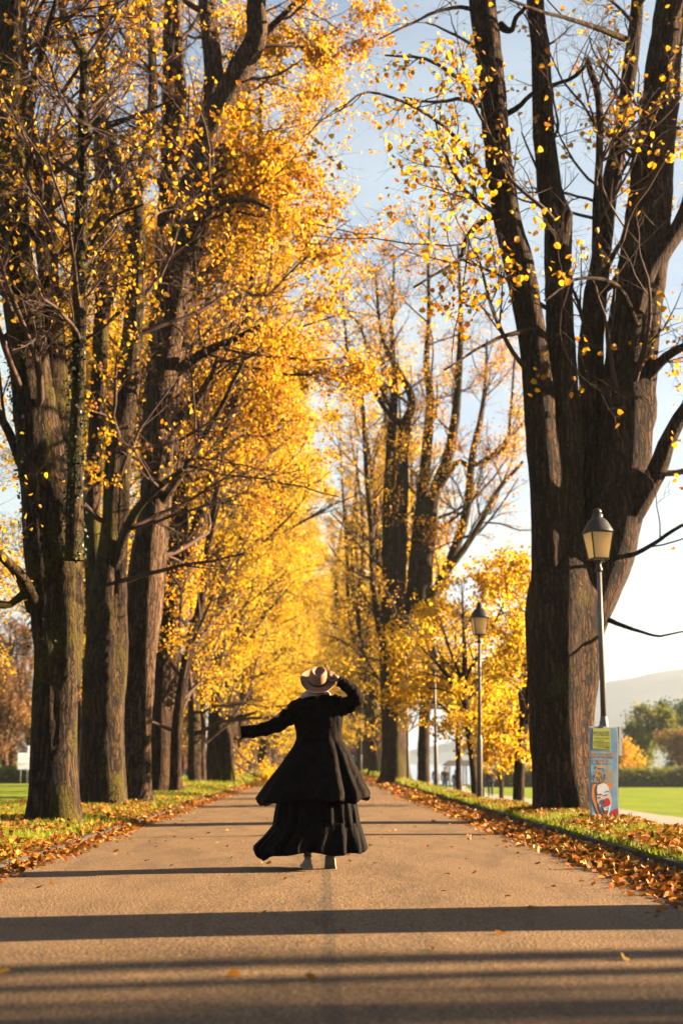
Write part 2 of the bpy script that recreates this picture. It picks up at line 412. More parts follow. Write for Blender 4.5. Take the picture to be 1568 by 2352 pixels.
# ------------------------------------------------------------------ grass and leaf litter on the verges
def blades(name, x0, x1, y0, y1, n, h, keep=None, bias=1.0):
    r = np.random.default_rng(len(name) + n)
    x = r.uniform(x0, x1, n); y = y0 + (y1 - y0) * r.uniform(0, 1, n) ** bias
    tu = np.sin(x * 3.1 + 1.3 * np.sin(y * 1.1)) * np.sin(y * 2.3 + x) ; k = r.uniform(-1, 1, n) < tu + .55
    x, y = x[k], y[k]; n = len(x); z = ground_z(x, y)
    b = np.column_stack([x, y, z - .005]); hh = h * r.uniform(.45, 1.25, n) * (1 + .02 * np.maximum(y - 12, 0))
    a = r.uniform(0, 6.28, n); d = np.column_stack([np.cos(a), np.sin(a), np.zeros(n)]); wd = .0045 * (1 + .05 * np.maximum(y - 10, 0))
    ln = np.column_stack([r.normal(0, .35, n), r.normal(0, .35, n), np.ones(n)])
    V = np.stack([b - d * wd[:, None], b + d * wd[:, None], b + ln * hh[:, None]], 1).reshape(-1, 3)
    o = link(name, mesh_np(name, V, None, np.arange(n * 3).reshape(-1, 3), False, np.repeat(np.clip(r.normal(.5, .25, n), 0, 1), 3)), M['blade'])
    return o
tag(blades('grass_blades', ROAD_R + .035, 4.9, 6, 46, 80000, .07, bias=1.5), 'short sunlit grass on the kerbed bank beside the gutter of leaves', 'grass', kind='stuff')
tag(blades('grass_blades', -7.5, ROAD_L - .06, 7, 46, 95000, .07, bias=1.5), 'short grass under the row of dark old trunks', 'grass', kind='stuff')
tag(blades('grass_blades', -7, ROAD_L - .06, 44, 110, 26000, .10), 'short grass far along the row of dark trunks', 'grass', kind='stuff')
tag(blades('grass_blades', ROAD_R + .1, 4.8, 44, 110, 18000, .10), 'short grass far along the kerbed bank', 'grass', kind='stuff')

LITTER = []
def litter(name, n, fx, fy, lift, size, label, seed, mat='litter', flat=.45):
    r = np.random.default_rng(seed); x = fx(r, n); y = fy(r, n, x)
    z = np.where((x > ROAD_L) & (x < ROAD_R), 0.02 * (1 - (x / 2.8) ** 2), ground_z(x, y)) + lift(r, n, x) + .008
    ax = rand_unit(r, n) * [1, 1, .45]; nm = nrm(np.column_stack([r.normal(0, flat, n), r.normal(0, flat, n), np.ones(n)]))
    s = size * r.uniform(.65, 1.3, n)
    V, Q, k = leaf_geo(np.column_stack([x, y, z]), ax, nm, s, .85, r.uniform(-.1, .55), .1)
    o = link(name, mesh_np(name, V, Q, None, False, np.repeat(np.clip(r.beta(1.6, 1.9, n), 0, 1), k)), M[mat])
    return tag(o, label, 'leaves', kind='stuff')
ynear = lambda a, b, p: (lambda r, n, x: a + (b - a) * r.uniform(0, 1, n) ** p)
litter('leaf_litter', 15000, lambda r, n: ROAD_R - np.abs(r.normal(0, .24, n)) - .01, ynear(6, 40, 1.3), lambda r, n, x: r.uniform(0, 1, n) * .055 * smooth(2.15, 2.7, x), .068,
       'drift of brown and orange leaves in the shaded gutter below the kerb', 21, flat=.6)
litter('leaf_litter', 3000, lambda r, n: ROAD_R - np.abs(r.normal(0, .3, n)), ynear(36, 100, 1.2), lambda r, n, x: r.uniform(0, .06, n), .12, 'brown leaves far along the gutter', 22)
def clumpy(a, b, ph):
    def f(r, n):
        x = r.uniform(a, b, n * 4); return x[:n]
    return f
def patch_litter(name, n, x0, x1, y0, y1, p, size, label, seed, thr):
    r = np.random.default_rng(seed); N = n * 5
    x = r.uniform(x0, x1, N); y = y0 + (y1 - y0) * r.uniform(0, 1, N) ** p
    f = np.sin(x * 2.1 + y * .55 + 1.1 * np.sin(y * .8)) + .8 * np.sin(x * 4.3 - y * 1.3 + seed) + .5 * np.sin(y * 2.9 + x)
    k = r.normal(0, .55, N) + thr < f; x, y = x[k][:n], y[k][:n]; n = len(x)
    return litter(name, n, lambda r, n_: x, lambda r, n_, q: y, lambda r, n_, q: r.uniform(.01, .05, n_), size, label, seed + 1)
patch_litter('leaf_litter', 22000, ROAD_R + .14, 4.7, 7, 46, 1.35, .066, 'orange leaves strewn over the kerbed bank by the poster', 31, -.7)
patch_litter('leaf_litter', 20000, -6.5, ROAD_L - .02, 8, 46, 1.4, .066, 'orange leaves strewn over the grass below the dark trunks', 41, -.2)
patch_litter('leaf_litter', 3500, -6, ROAD_L + .15, 44, 110, 1.0, .13, 'orange leaves far along the tree row', 43, .2)
patch_litter('leaf_litter', 2600, ROAD_R + .12, 4.7, 44, 110, 1.0, .13, 'orange leaves far along the kerbed bank', 45, .2)
litter('leaf_litter', 6000, lambda r, n: ROAD_L + r.normal(0, .13, n) - .03, ynear(8, 60, 1.3), lambda r, n, x: r.uniform(0, .03, n), .066,
       'thin line of leaves along the low stone edging', 51)

# single leaves on the road and on top of the drift
lm = []
for v in range(5):
    r = np.random.default_rng(900 + v)
    Vv, Qq, k = leaf_geo(np.array([[-.045, 0, .004]]), np.array([[1, .1, .05]]), np.array([[.1 * v - .2, .1, 1.0]]), np.array([.095]), .85, [.3, .5, -.15, .2, .6][v], [.1, .3, -.1, .25, 0][v])
    me = mesh_np('fallen_leaf', Vv, Qq, None, False, np.full(6, [.02, .25, .45, .7, .97][v])); me.materials.append(M['litter']); lm.append(me)
r = np.random.default_rng(77)
for i in range(190):
    x = r.uniform(-2.4, 2.3); y = 5.6 + 34 * r.uniform(0, 1) ** 1.25
    if abs(x + .2) < .35 and 12.6 < y < 14: continue
    o = link('fallen_leaf', lm[r.integers(5)], None, None, (x, y, .02 * (1 - (x / 2.8) ** 2) + .008)); o.rotation_euler = (r.normal(0, .25), r.normal(0, .25), r.uniform(0, 6.28)); s = r.uniform(.3, .7); o.scale = (s, s, s)
    tag(o, 'small dry leaf lying alone on the open asphalt', 'leaf', 'single leaves on the asphalt')
for i in range(170):
    x = ROAD_R - abs(r.normal(0, .22)) - .02; y = 7.5 + 10 * r.uniform(0, 1) ** 1.3
    o = link('fallen_leaf', lm[r.integers(5)], None, None, (x, y, .055 * float(smooth(2.15, 2.7, x)) + .02)); o.rotation_euler = (r.normal(0, .6), r.normal(0, .6), r.uniform(0, 6.28)); s = r.uniform(.55, .95); o.scale = (s, s, s)
    tag(o, 'curled leaf on top of the drift along the kerb', 'leaf', 'leaves on top of the gutter drift')
# ================================================================== trees
def resample(P, n):
    """Catmull-Rom through rows of P (any columns) to n rows"""
    P = np.asarray(P, float); m = len(P)
    Pe = np.vstack([2 * P[0] - P[1], P, 2 * P[-1] - P[-2]])
    seg = np.linalg.norm(np.diff(P[:, :3], axis=0), axis=1); cum = np.concatenate([[0], np.cumsum(seg)])
    s = np.linspace(0, cum[-1], n); i = np.clip(np.searchsorted(cum, s, 'right') - 1, 0, m - 2)
    t = ((s - cum[i]) / np.maximum(cum[i + 1] - cum[i], 1e-9))[:, None]
    a, b, c, d = Pe[i], Pe[i + 1], Pe[i + 2], Pe[i + 3]
    return .5 * (2 * b + (c - a) * t + (2 * a - 5 * b + 4 * c - d) * t ** 2 + (3 * b - a - 3 * c + d) * t ** 3)
def frames(P):
    T = nrm(np.gradient(P, axis=-2)); mean = nrm(T.mean(-2)); ref = np.where(np.abs(mean[..., 2:3]) > .75, [[1., 0, 0]], [[0, 0, 1.]])
    N = nrm(np.cross(T, np.expand_dims(ref, -2))); return N, np.cross(T, N)
def tubes(P, Rd, s):
    """P (N,K,3), Rd (N,K) -> verts, quads"""
    n, K, _ = P.shape; N, B = frames(P); a = np.arange(s) * 2 * math.pi / s
    V = P[:, :, None] + Rd[:, :, None, None] * (np.cos(a)[:, None] * N[:, :, None] + np.sin(a)[:, None] * B[:, :, None])
    base = (np.arange(n)[:, None, None] * K + np.arange(K - 1)[None, :, None]) * s; k = np.arange(s)[None, None]; k2 = (k + 1) % s
    return V.reshape(-1, 3), np.stack([base + k, base + k2, base + k2 + s, base + k + s], -1).reshape(-1, 4)
def limb_mesh(name, L, r, sides=18, flare=0.0, lob=.07):
    """thick trunk or limb with lobes, burrs and (for trunks) spreading root feet"""
    K = len(L); P, Rd = L[:, :3], L[:, 3].copy(); N, B = frames(P[None]); N, B = N[0], B[0]
    a = np.arange(sides) * 2 * math.pi / sides; z = np.concatenate([[0], np.cumsum(np.linalg.norm(np.diff(P, axis=0), axis=1))])
    p = r.uniform(0, 6.28, 8); A, Z = np.meshgrid(a, z)
    m = 1 + lob * np.sin(2 * A + p[0] + Z * .35) + lob * .8 * np.sin(3 * A + p[1] - Z * .5) + lob * .5 * np.sin(5 * A + p[2] + Z * .9) + lob * .4 * np.sin(7 * A + p[3] + np.sin(Z * 1.7 + p[4])) \
        + lob * .5 * np.sin(Z * 2.6 + p[5]) * np.sin(A + p[6]) + .02 * r.normal(size=A.shape)
    if K > 20 and Rd.max() > .18:                      # burrs and healed branch scars
        for _ in range(int(5 + z[-1] * 1.2)):
            a0, z0_, s_ = r.uniform(0, 6.28), r.uniform(.3, z[-1]), r.uniform(.6, 1.5)
            da = (A - a0 + math.pi) % (2 * math.pi) - math.pi; m = m + r.uniform(.04, .15) * np.exp(-(da / (.30 * s_)) ** 2 - ((Z - z0_) / (.20 * s_)) ** 2)
        m = m + lob * .8 * (np.abs(np.sin(2.5 * A + p[2] + .35 * np.sin(Z * .8 + p[3]))) - .6)
    if flare:
        e = np.exp(-Z / .33); m = m + flare * e * (.55 + .6 * np.sin(5 * A + p[7]) ** 2 + .25 * np.sin(3 * A + p[1]))
    V = P[:, None] + (Rd[:, None] * m)[..., None] * (np.cos(a)[None, :, None] * N[:, None] + np.sin(a)[None, :, None] * B[:, None])
    base = np.arange(K - 1)[:, None] * sides; k = np.arange(sides)[None]; k2 = (k + 1) % sides
    Q = np.stack([base + k, base + k2, base + k2 + sides, base + k + sides], -1).reshape(-1, 4)
    V = V.reshape(-1, 3); top = len(V); V = np.vstack([V, P[-1:] + nrm(P[-1] - P[-2]) * Rd[-1] * .4])
    T = np.stack([np.full(sides, top), (K - 1) * sides + np.arange(sides), (K - 1) * sides + (np.arange(sides) + 1) % sides], -1)
    return mesh_np(name, V, Q, T)
def grow(P, Rd, idx, t, length, ang, K, up, wig, rs, rmin, r, pref=None, bend=0.0):
    """new shoots from parents idx at parameter t"""
    n = len(idx); k0 = P.shape[1]; f = t * (k0 - 1); i = np.clip(f.astype(int), 0, k0 - 2); w_ = (f - i)[:, None]
    a, b = P[idx, i], P[idx, i + 1]; pos = a * (1 - w_) + b * w_; tan = nrm(b - a)
    rp = Rd[idx, i] * (1 - w_[:, 0]) + Rd[idx, i + 1] * w_[:, 0]
    q = rand_unit(r, n)
    if pref is not None: q = q + pref
    q = nrm(q - (q * tan).sum(1, keepdims=True) * tan)
    an = np.asarray(ang).reshape(-1, 1); d = nrm(np.cos(an) * tan + np.sin(an) * q)
    out_ = [pos]; st = (length / (K - 1))[:, None]; drift = r.normal(0, bend, (n, 3)) if bend else 0
    for j in range(K - 1):
        pos = pos + d * st; out_.append(pos); d = nrm(d + np.array([0, 0, up]) + r.normal(0, wig, (n, 3)) + drift)
    C = np.stack(out_, 1); r0 = np.maximum(np.minimum(rp * rs, .011 + length * .016), rmin)
    return C, r0[:, None] * np.linspace(1, .3, K)[None] ** .9
def spread(n_par, per, r):
    c = r.poisson(per, n_par) if np.isscalar(per) else per
    return np.repeat(np.arange(n_par), c)

KL = 26
def build_tree(name, label, base, limbs, seed, n1, len1, leaves, leaf_size, group=None, mat='bark', leafmat='leaf', n2=5.5, n3=6.0, n4=2.0,
               t1=(.25, .98), pref=(0, 0, 0), up1=.05, flare=.35, leaf_fn=None, sides=20, simple=False, singles=0, leafjit=.10, len2=.5, len3=.34, wscale=1.0, lob=.07, rtw=.0032, cat='tree', skip0=False, minz=None):
    r = np.random.default_rng(seed); base = np.asarray(base, float)
    root = empty(name, tuple(base), label, cat, group)
    Ls = []
    for j, L in enumerate(limbs):
        L = np.asarray(L, float).copy(); L[:, :3] -= base
        ln = np.linalg.norm(np.diff(L[:, :3], axis=0), axis=1).sum(); q = resample(L, max(14, int(ln / .22)))
        q[:, 3] = np.maximum(q[:, 3], .01); wob = np.cumsum(r.normal(0, 1, (len(q), 3)), 0); wob -= np.linspace(0, 1, len(q))[:, None] * wob[-1]
        if j: q[:, :3] += wob * .006 * wscale
        me = limb_mesh('trunk' if j == 0 else 'limb', q, r, sides if j == 0 else max(8, int(sides * .7)), flare if j == 0 else 0, lob if q[:, 3].max() > .12 else lob * .6)
        link('trunk' if j == 0 else 'limb', me, M[mat], root); Ls.append(resample(q, KL))
    use = Ls[1:] if (skip0 and len(Ls) > 1) else Ls
    P = np.stack([l[:, :3] for l in use]); Rd = np.stack([l[:, 3] for l in use])
    # first-order branches spread over the limbs by length
    ll = np.linalg.norm(np.diff(P, axis=1), axis=2).sum(1); idx = r.choice(len(use), n1, p=ll / ll.sum()); t = r.uniform(t1[0], t1[1], n1)
    if not skip0: t = np.where(idx == 0, np.maximum(t, .35), t)
    L1 = len1 * r.uniform(.45, 1.25, n1) * (1 - .45 * t)
    B1, R1 = grow(P, Rd, idx, t, L1, r.uniform(.6, 1.25, n1), 9, up1, .13, .42, .008, r, np.asarray(pref, float)[None], .05)
    if minz is not None:
        k = B1[:, :, 2].min(1) + base[2] > minz; B1, R1, L1 = B1[k], R1[k], L1[k]
    i2 = spread(len(B1), n2, r); t2 = r.uniform(.18, 1, len(i2))
    B2, R2 = grow(B1, R1, i2, t2, L1[i2] * len2 * r.uniform(.4, 1.2, len(i2)) * (1.15 - .6 * t2) + .15, r.uniform(.45, 1.0, len(i2)), 6, .03, .14, .6, .005, r)
    i3 = spread(len(B2), n3, r); t3 = r.uniform(.1, 1, len(i3)); L2 = np.linalg.norm(B2[:, -1] - B2[:, 0], axis=1)
    B3, R3 = grow(B2, R2, i3, t3, L2[i3] * len3 * r.uniform(.5, 1.5, len(i3)) + .18, r.uniform(.5, 1.1, len(i3)), 5, -.02, .17, .6, rtw, r)
    parts = [tubes(B1[:, ::2], R1[:, ::2], 5) if simple else tubes(B1, R1, 6), tubes(B2, R2, 3) if not simple else tubes(B2[:, [0, 2, 3, 5]], R2[:, [0, 2, 3, 5]], 3), tubes(B3[:, ::2], R3[:, ::2], 3)]
    B4 = None
    if n4:
        i4 = spread(len(B3), n4, r); B4, R4 = grow(B3, R3, i4, r.uniform(.2, 1, len(i4)), r.uniform(.10, .34, len(i4)), r.uniform(.5, 1.1, len(i4)), 4, -.03, .2, .7, rtw * .8, r)
        parts.append(tubes(B4[:, [0, 1, 3]], R4[:, [0, 1, 3]], 3))
    Vs, Qs, o_ = [], [], 0
    for v, q in parts: Vs.append(v); Qs.append(q + o_); o_ += len(v)
    tw = link('twigs', mesh_np('twigs', np.vstack(Vs), np.vstack(Qs)), M['twig'], root); tw['kind'] = 'stuff'
    if leaves:
        S = B3.reshape(-1, 3) if B4 is None else np.vstack([B3[:, 1:].reshape(-1, 3), B4[:, 1:].reshape(-1, 3)])
        if leaf_fn is not None:
            pr = leaf_fn(S + base); S = S[r.uniform(0, 1, len(S)) < pr]
        # leaves stay on in clusters: whole sprays keep or drop theirs
        cl = np.sin(S[:, 0] * 1.9 + seed) + np.sin(S[:, 1] * 1.7 + 2 * seed) + np.sin(S[:, 2] * 1.5 + 3 * seed); S = S[cl + r.normal(0, .9, len(S)) > -.55]
        pick = r.integers(0, len(S), leaves); pos = S[pick] + r.normal(0, leafjit * .6, (leaves, 3))
        ax = nrm(rand_unit(r, leaves) + [0, 0, -.75]); nm = rand_unit(r, leaves); sz = leaf_size * r.uniform(.65, 1.25, leaves)
        rv = np.clip(r.beta(1.3, 2.2, leaves) + .10 * np.sin(pos[:, 2] * 1.3 + pos[:, 0]), 0, 1)
        k0 = min(singles, leaves)
        V, Q, k = leaf_geo(pos[k0:], ax[k0:], nm[k0:], sz[k0:], .9, .2, .15, simple)
        cr = link('crown', mesh_np('crown', V, Q, None, False, np.repeat(rv[k0:], k)), M[leafmat], root); cr['kind'] = 'stuff'
        for j in range(k0):
            o = link('leaf', hang_leaf[r.integers(4)], None, root, tuple(pos[j])); o.rotation_euler = tuple(r.uniform(0, 6.28, 3)); s = sz[j] / .1; o.scale = (s, s, s)
    return root
hang_leaf = []
for v in range(4):
    Vv, Qq, k = leaf_geo(np.zeros((1, 3)), np.array([[0, 0, -1.]]), np.array([[1., .2, 0]]), np.array([.1]), .9, [.1, .25, .35, -.1][v], [.1, .2, -.1, .25][v])
    me = mesh_np('leaf', Vv, Qq, None, False, np.full(6, [.05, .3, .5, .72][v])); me.materials.append(M['leaf']); hang_leaf.append(me)

def traced(Y, pts, dy=0.0):
    """limb from frame positions (x, y, width) at distance Y, leaning dy metres away over its length"""
    o = []; n = len(pts)
    for i, q in enumerate(pts):
        yy = Y + dy * (i / max(n - 1, 1)) + (q[3] if len(q) > 3 else 0)
        p = at(q[0], q[1], yy); o.append([p[0], p[1], p[2], q[2] * .5 * px2m(yy)])
    return o
def gbase(x, Y):
    X = at(x, 1800, Y)[0]; return X, Y, float(ground_z(X, Y))
def rooted(L, drop=.12):
    """start the trunk a little below the ground"""
    L = [list(p) for p in L]; z = float(ground_z(L[0][0], L[0][1])); L[0][2] = z - drop; return L

G_ROW = 'old lime trees of the avenue'
# --- first big tree beside the road edge, ivy-clad, nearly bare
Y = 21.4
A = rooted(traced(Y, [(126, 1888, 108), (130, 1700, 98), (132, 1500, 102), (126, 1350, 114), (114, 1200, 116), (85, 1000, 96), (62, 800, 86), (38, 600, 78), (25, 400, 74), (22, 200, 70), (25, 0, 64), (38, -250, 50), (70, -600, 30)], .6))
B = traced(Y + .2, [(150, 1290, 70), (146, 1150, 66), (140, 1000, 62), (126, 800, 60), (110, 600, 52), (96, 430, 44), (72, 330, 36), (55, 150, 30), (40, -150, 20)], 1.2)
C = traced(Y - .3, [(168, 1290, 50), (172, 1130, 38), (174, 1000, 34), (180, 800, 30), (185, 500, 27), (191, 300, 24), (192, 150, 18), (189, 112, 13)], -.3)
D = traced(Y, [(85, 1400, 40), (55, 1330, 30), (20, 1290, 24), (-40, 1240, 18), (-120, 1150, 12)], -1.5)
D2 = traced(Y, [(90, 1150, 36), (50, 1060, 26), (5, 960, 20), (-60, 860, 14)], .9)
D3 = traced(Y, [(80, 1330, 26), (50, 1365, 20), (10, 1390, 16), (-40, 1380, 12)], -.5)
D4 = traced(Y - .3, [(181, 640, 15), (215, 560, 11), (260, 500, 9), (330, 470, 6)], -.5)
D5 = traced(Y - .3, [(190, 330, 14), (240, 300, 11), (310, 270, 9), (400, 230, 6)], -.9)
D6 = traced(Y, [(20, 330, 26), (60, 220, 20), (95, 120, 16), (130, 0, 12)], -1.2)
build_tree('lime_tree', 'massive dark trunk with a slim ivy-clad stem, the leftmost of the row', A[0][:3], [A, B, C, D, D2, D3, D4, D5, D6], 11,
           72, 3.0, 3600, .072, G_ROW, 'bark_moss', 'leaf', t1=(.28, .98), pref=(.25, -.1, 0), n2=6, n3=6.5, n4=2.0, flare=.30, up1=.03, lob=.10)
# ivy on the slim stem
def ivy(L, n, seed, spreadr, label, side=None):
    r = np.random.default_rng(seed); q = resample(np.array(L), 60); i = r.integers(0, 59, n); a = r.uniform(0, 6.28, n) if side is None else r.normal(side, .7, n)
    pos = q[i, :3] + (q[i + 1, :3] - q[i, :3]) * r.uniform(0, 1, (n, 1)); rad = q[i, 3] * 1.02 + r.uniform(0, spreadr, n)
    d = np.column_stack([np.cos(a), np.sin(a), r.normal(0, .2, n)]); pos = pos + d * rad[:, None]
    b0 = np.array(L[0][:3]); V, Q, k = leaf_geo(pos - b0, nrm(d * .4 + rand_unit(r, n) + [0, 0, -.6]), nrm(d + .4 * rand_unit(r, n)), r.uniform(.03, .06, n), .95, .1, .1)
    o = link('ivy', mesh_np('ivy', V, Q, None, False, np.repeat(r.beta(1.2, 2, n), k)), M['leaf_ivy'], None, tuple(b0))
    return tag(o, label, 'ivy')
ivy(C, 900, 5, .05, 'dark ivy climbing the slim upright stem beside the massive trunk')
ivy(A[2:7], 350, 6, .05, 'dark ivy creeping up the shaded flank of the massive trunk', 3.3)

# --- second: dark hollow trunk in the shade, forking high up
Y = 29.5
F = rooted(traced(Y, [(238, 1853, 98), (240, 1700, 96), (243, 1550, 92), (250, 1400, 74), (264, 1200, 56), (278, 1000, 50), (298, 850, 45), (310, 700, 42), (315, 550, 40), (305, 445, 40)], 0))
F1 = traced(Y, [(306, 470, 36), (272, 380, 30), (246, 300, 27), (215, 180, 24), (160, 60, 20), (110, -90, 14)], -1)
F2 = traced(Y, [(306, 470, 32), (332, 380, 26), (346, 300, 22), (351, 150, 18), (340, 0, 14), (335, -200, 9)], 1)
F3 = traced(Y + .6, [(225, 1500, 60), (215, 1350, 50), (212, 1150, 42), (222, 950, 38), (232, 760, 36), (238, 560, 34), (232, 380, 30), (225, 200, 26), (236, 0, 20), (240, -250, 12)], 1.5)
F4 = traced(Y, [(258, 1320, 30), (300, 1200, 22), (350, 1130, 16), (420, 1080, 11)], -1.5)
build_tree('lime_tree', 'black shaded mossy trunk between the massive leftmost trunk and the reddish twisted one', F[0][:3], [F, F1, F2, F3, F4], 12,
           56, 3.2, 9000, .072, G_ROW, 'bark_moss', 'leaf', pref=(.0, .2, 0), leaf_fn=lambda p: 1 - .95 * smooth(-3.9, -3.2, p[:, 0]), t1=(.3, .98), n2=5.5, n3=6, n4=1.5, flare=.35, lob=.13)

# --- third: sunlit reddish twisted trunk with the big fork over the road
Y = 31.5
E = rooted(traced(Y, [(306, 1840, 78), (308, 1700, 72), (314, 1550, 80), (325, 1400, 84), (340, 1280, 82), (355, 1150, 76), (365, 1000, 80), (378, 860, 84), (400, 700, 76), (430, 540, 74), (455, 420, 72), (485, 300, 74)]))
E1 = traced(Y, [(478, 340, 60), (490, 230, 46), (484, 100, 40), (478, 0, 38), (470, -250, 24)], .8)
E2 = traced(Y, [(482, 330, 66), (520, 225, 60), (560, 150, 54), (592, 85, 48), (590, 0, 40), (600, -200, 26)], -.8)
E3 = traced(Y, [(585, 105, 30), (625, 60, 20), (660, 25, 15), (700, -20, 11)], -.6)
E4 = traced(Y, [(395, 860, 30), (470, 810, 22), (540, 780, 17), (600, 750, 12), (640, 770, 7)], -1.3)
E5 = traced(Y, [(380, 1000, 26), (430, 940, 22), (480, 870, 14), (500, 820, 8)], -1.6)
E6 = traced(Y + .5, [(350, 1230, 50), (352, 1000, 48), (356, 800, 44), (372, 600, 40), (384, 430, 38), (387, 200, 36), (392, 0, 32), (398, -250, 20)], 1.6)
E7 = traced(Y + .8, [(385, 430, 32), (405, 330, 30), (412, 200, 28), (405, 60, 24), (400, -150, 16)], 1.0)
E8 = traced(Y, [(440, 520, 22), (500, 470, 16), (560, 460, 11), (620, 480, 7)], -2)
E9 = traced(Y, [(350, 1180, 24), (420, 1080, 18), (500, 950, 12), (560, 830, 8)], -1.8)
def lf3(p): return (.05 + .95 * smooth(-3.0, -1.4, p[:, 0]) * smooth(3, 7, p[:, 2])) * (.04 + .96 * np.maximum(smooth(31.2, 32.2, p[:, 1]), .8 * smooth(-2.5, -1.7, p[:, 0])))
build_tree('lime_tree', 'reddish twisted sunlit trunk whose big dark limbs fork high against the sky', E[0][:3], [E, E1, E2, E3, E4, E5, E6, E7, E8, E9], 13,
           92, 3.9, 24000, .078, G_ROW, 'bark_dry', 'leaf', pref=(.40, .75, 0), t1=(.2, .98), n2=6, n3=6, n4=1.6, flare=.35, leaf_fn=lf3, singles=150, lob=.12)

# --- fourth: dark trunk with a pale leaning stem
Y = 42.0
H0 = rooted(traced(Y, [(372, 1822, 84), (372, 1700, 72), (378, 1560, 62), (392, 1400, 54), (405, 1200, 48), (420, 1000, 44), (440, 800, 40), (450, 600, 34), (470, 400, 28), (480, 150, 20), (490, -100, 12)]))
H1 = traced(Y - .8, [(402, 1822, 26), (410, 1640, 22), (438, 1480, 20), (464, 1380, 18), (490, 1200, 15), (520, 1000, 11), (560, 800, 7)], -1.0)
H2 = traced(Y, [(395, 1380, 38), (450, 1230, 30), (500, 1080, 26), (540, 900, 22), (570, 700, 18), (590, 450, 13), (600, 200, 8)], -.6)
H3 = traced(Y, [(405, 1200, 34), (440, 1020, 28), (500, 850, 22), (530, 640, 18), (540, 420, 13)], 2)
H4 = traced(Y, [(385, 1480, 30), (350, 1300, 26), (330, 1050, 22), (320, 800, 18), (300, 500, 12)], 2)
build_tree('lime_tree', 'dark trunk with a pale slender stem leaning from its foot, behind the reddish one', H0[0][:3], [H0, H1, H2, H3, H4], 14,
           135, 4.4, 54000, .082, G_ROW, 'bark', 'leaf', pref=(.15, .0, -.05), t1=(.12, .98), n2=6.0, n3=5, n4=0, up1=.0, flare=.4, len2=.5, leafjit=.2, lob=.13, simple=True)

# --- fifth
Y = 58.0
I0 = rooted(traced(Y, [(497, 1806, 50), (497, 1700, 42), (500, 1560, 36), (508, 1350, 32), (520, 1100, 28), (530, 850, 22), (540, 600, 14), (545, 400, 8)]))
I1 = traced(Y - 1, [(465, 1806, 19), (466, 1650, 17), (474, 1500, 15), (480, 1300, 13), (470, 1050, 9)], 0)
I2 = traced(Y, [(505, 1480, 26), (545, 1300, 22), (580, 1100, 18), (610, 880, 13), (625, 650, 8)], -1)
I3 = traced(Y, [(512, 1300, 22), (545, 1080, 18), (560, 820, 13), (585, 560, 8)], 1.5)
I4 = traced(Y, [(500, 1620, 20), (525, 1700, 20), (530, 1803, 22)], -.4)
I5 = traced(Y - 1.5, [(448, 1806, 34), (447, 1700, 30), (446, 1550, 26), (450, 1350, 22), (440, 1100, 16), (430, 800, 8)], .5)
build_tree('lime_tree', 'mossy yellow-brown trunk with a propping root and two slimmer stems beside it', I0[0][:3], [I0, I1, I2, I3, I4, I5], 15,
           120, 4.7, 46000, .092, G_ROW, 'bark_moss', 'leaf_lemon', pref=(.3, 0, -.05), t1=(.10, .98), n2=6.0, n3=5, n4=0, up1=0, flare=.4, simple=True, leafjit=.25)

# --- right-hand giant by the lamp
Y = 24.0
P0 = rooted(traced(Y, [(1297, 1851, 140), (1288, 1750, 142), (1284, 1650, 156), (1286, 1550, 178), (1290, 1450, 188), (1302, 1360, 180), (1312, 1290, 120), (1320, 1250, 70)]), .2)
Pa = traced(Y - .25, [(1262, 1400, 80), (1258, 1250, 78), (1250, 1100, 74), (1238, 950, 70), (1226, 800, 66), (1212, 690, 68), (1188, 590, 68), (1165, 500, 66), (1150, 400, 66), (1130, 200, 68), (1108, 0, 66), (1085, -300, 48), (1070, -600, 28)], -.4)
Pb = traced(Y - .1, [(1300, 1380, 90), (1298, 1200, 84), (1292, 1000, 76), (1286, 800, 66), (1279, 640, 60), (1283, 540, 62), (1281, 490, 60), (1264, 430, 54), (1252, 300, 48), (1242, 120, 44), (1232, 0, 40), (1222, -300, 30), (1215, -550, 18)], .3)
Pb2 = traced(Y - .35, [(1285, 560, 40), (1300, 510, 36), (1308, 485, 18)], -.1)
Pc = traced(Y + .2, [(1350, 1300, 80), (1358, 1150, 66), (1360, 1000, 62), (1358, 850, 66), (1366, 720, 56), (1384, 570, 46), (1394, 470, 44), (1420, 330, 38), (1446, 160, 34), (1462, 20, 28), (1480, -250, 18)], .8)
Pc2 = traced(Y + .1, [(1366, 700, 24), (1369, 500, 21), (1373, 350, 18), (1370, 215, 17), (1352, 155, 16), (1346, 132, 13)], -.3)
Pd = traced(Y, [(1320, 1560, 60), (1352, 1420, 100), (1395, 1270, 120), (1428, 1110, 124), (1441, 900, 120), (1455, 750, 116), (1470, 600, 108), (1488, 450, 96), (1502, 300, 88), (1520, 150, 80), (1536, 0, 70), (1560, -300, 48), (1580, -600, 26)], .6)
Pe = traced(Y, [(1420, 1240, 40), (1470, 1150, 52), (1508, 1080, 44), (1535, 1010, 36), (1575, 940, 30), (1650, 840, 22), (1740, 700, 12)], -.8)
Pf = traced(Y, [(1462, 720, 40), (1485, 640, 50), (1530, 570, 46), (1580, 480, 40), (1610, 330, 32), (1630, 100, 22), (1650, -150, 12)], .5)
Pg = traced(Y, [(1480, 870, 28), (1530, 820, 22), (1580, 795, 18), (1660, 760, 12), (1750, 740, 6)], -.4)
Ph = traced(Y - .5, [(1130, 425, 17), (1110, 405, 14), (1060, 335, 11), (1000, 280, 9), (940, 243, 8), (880, 220, 6.5), (830, 215, 5.5), (780, 255, 4)], -2.2)
Pi = traced(Y - .4, [(1150, 490, 18), (1110, 510, 14), (1075, 545, 12), (1058, 592, 10), (1010, 625, 7), (950, 660, 5)], -1.2)
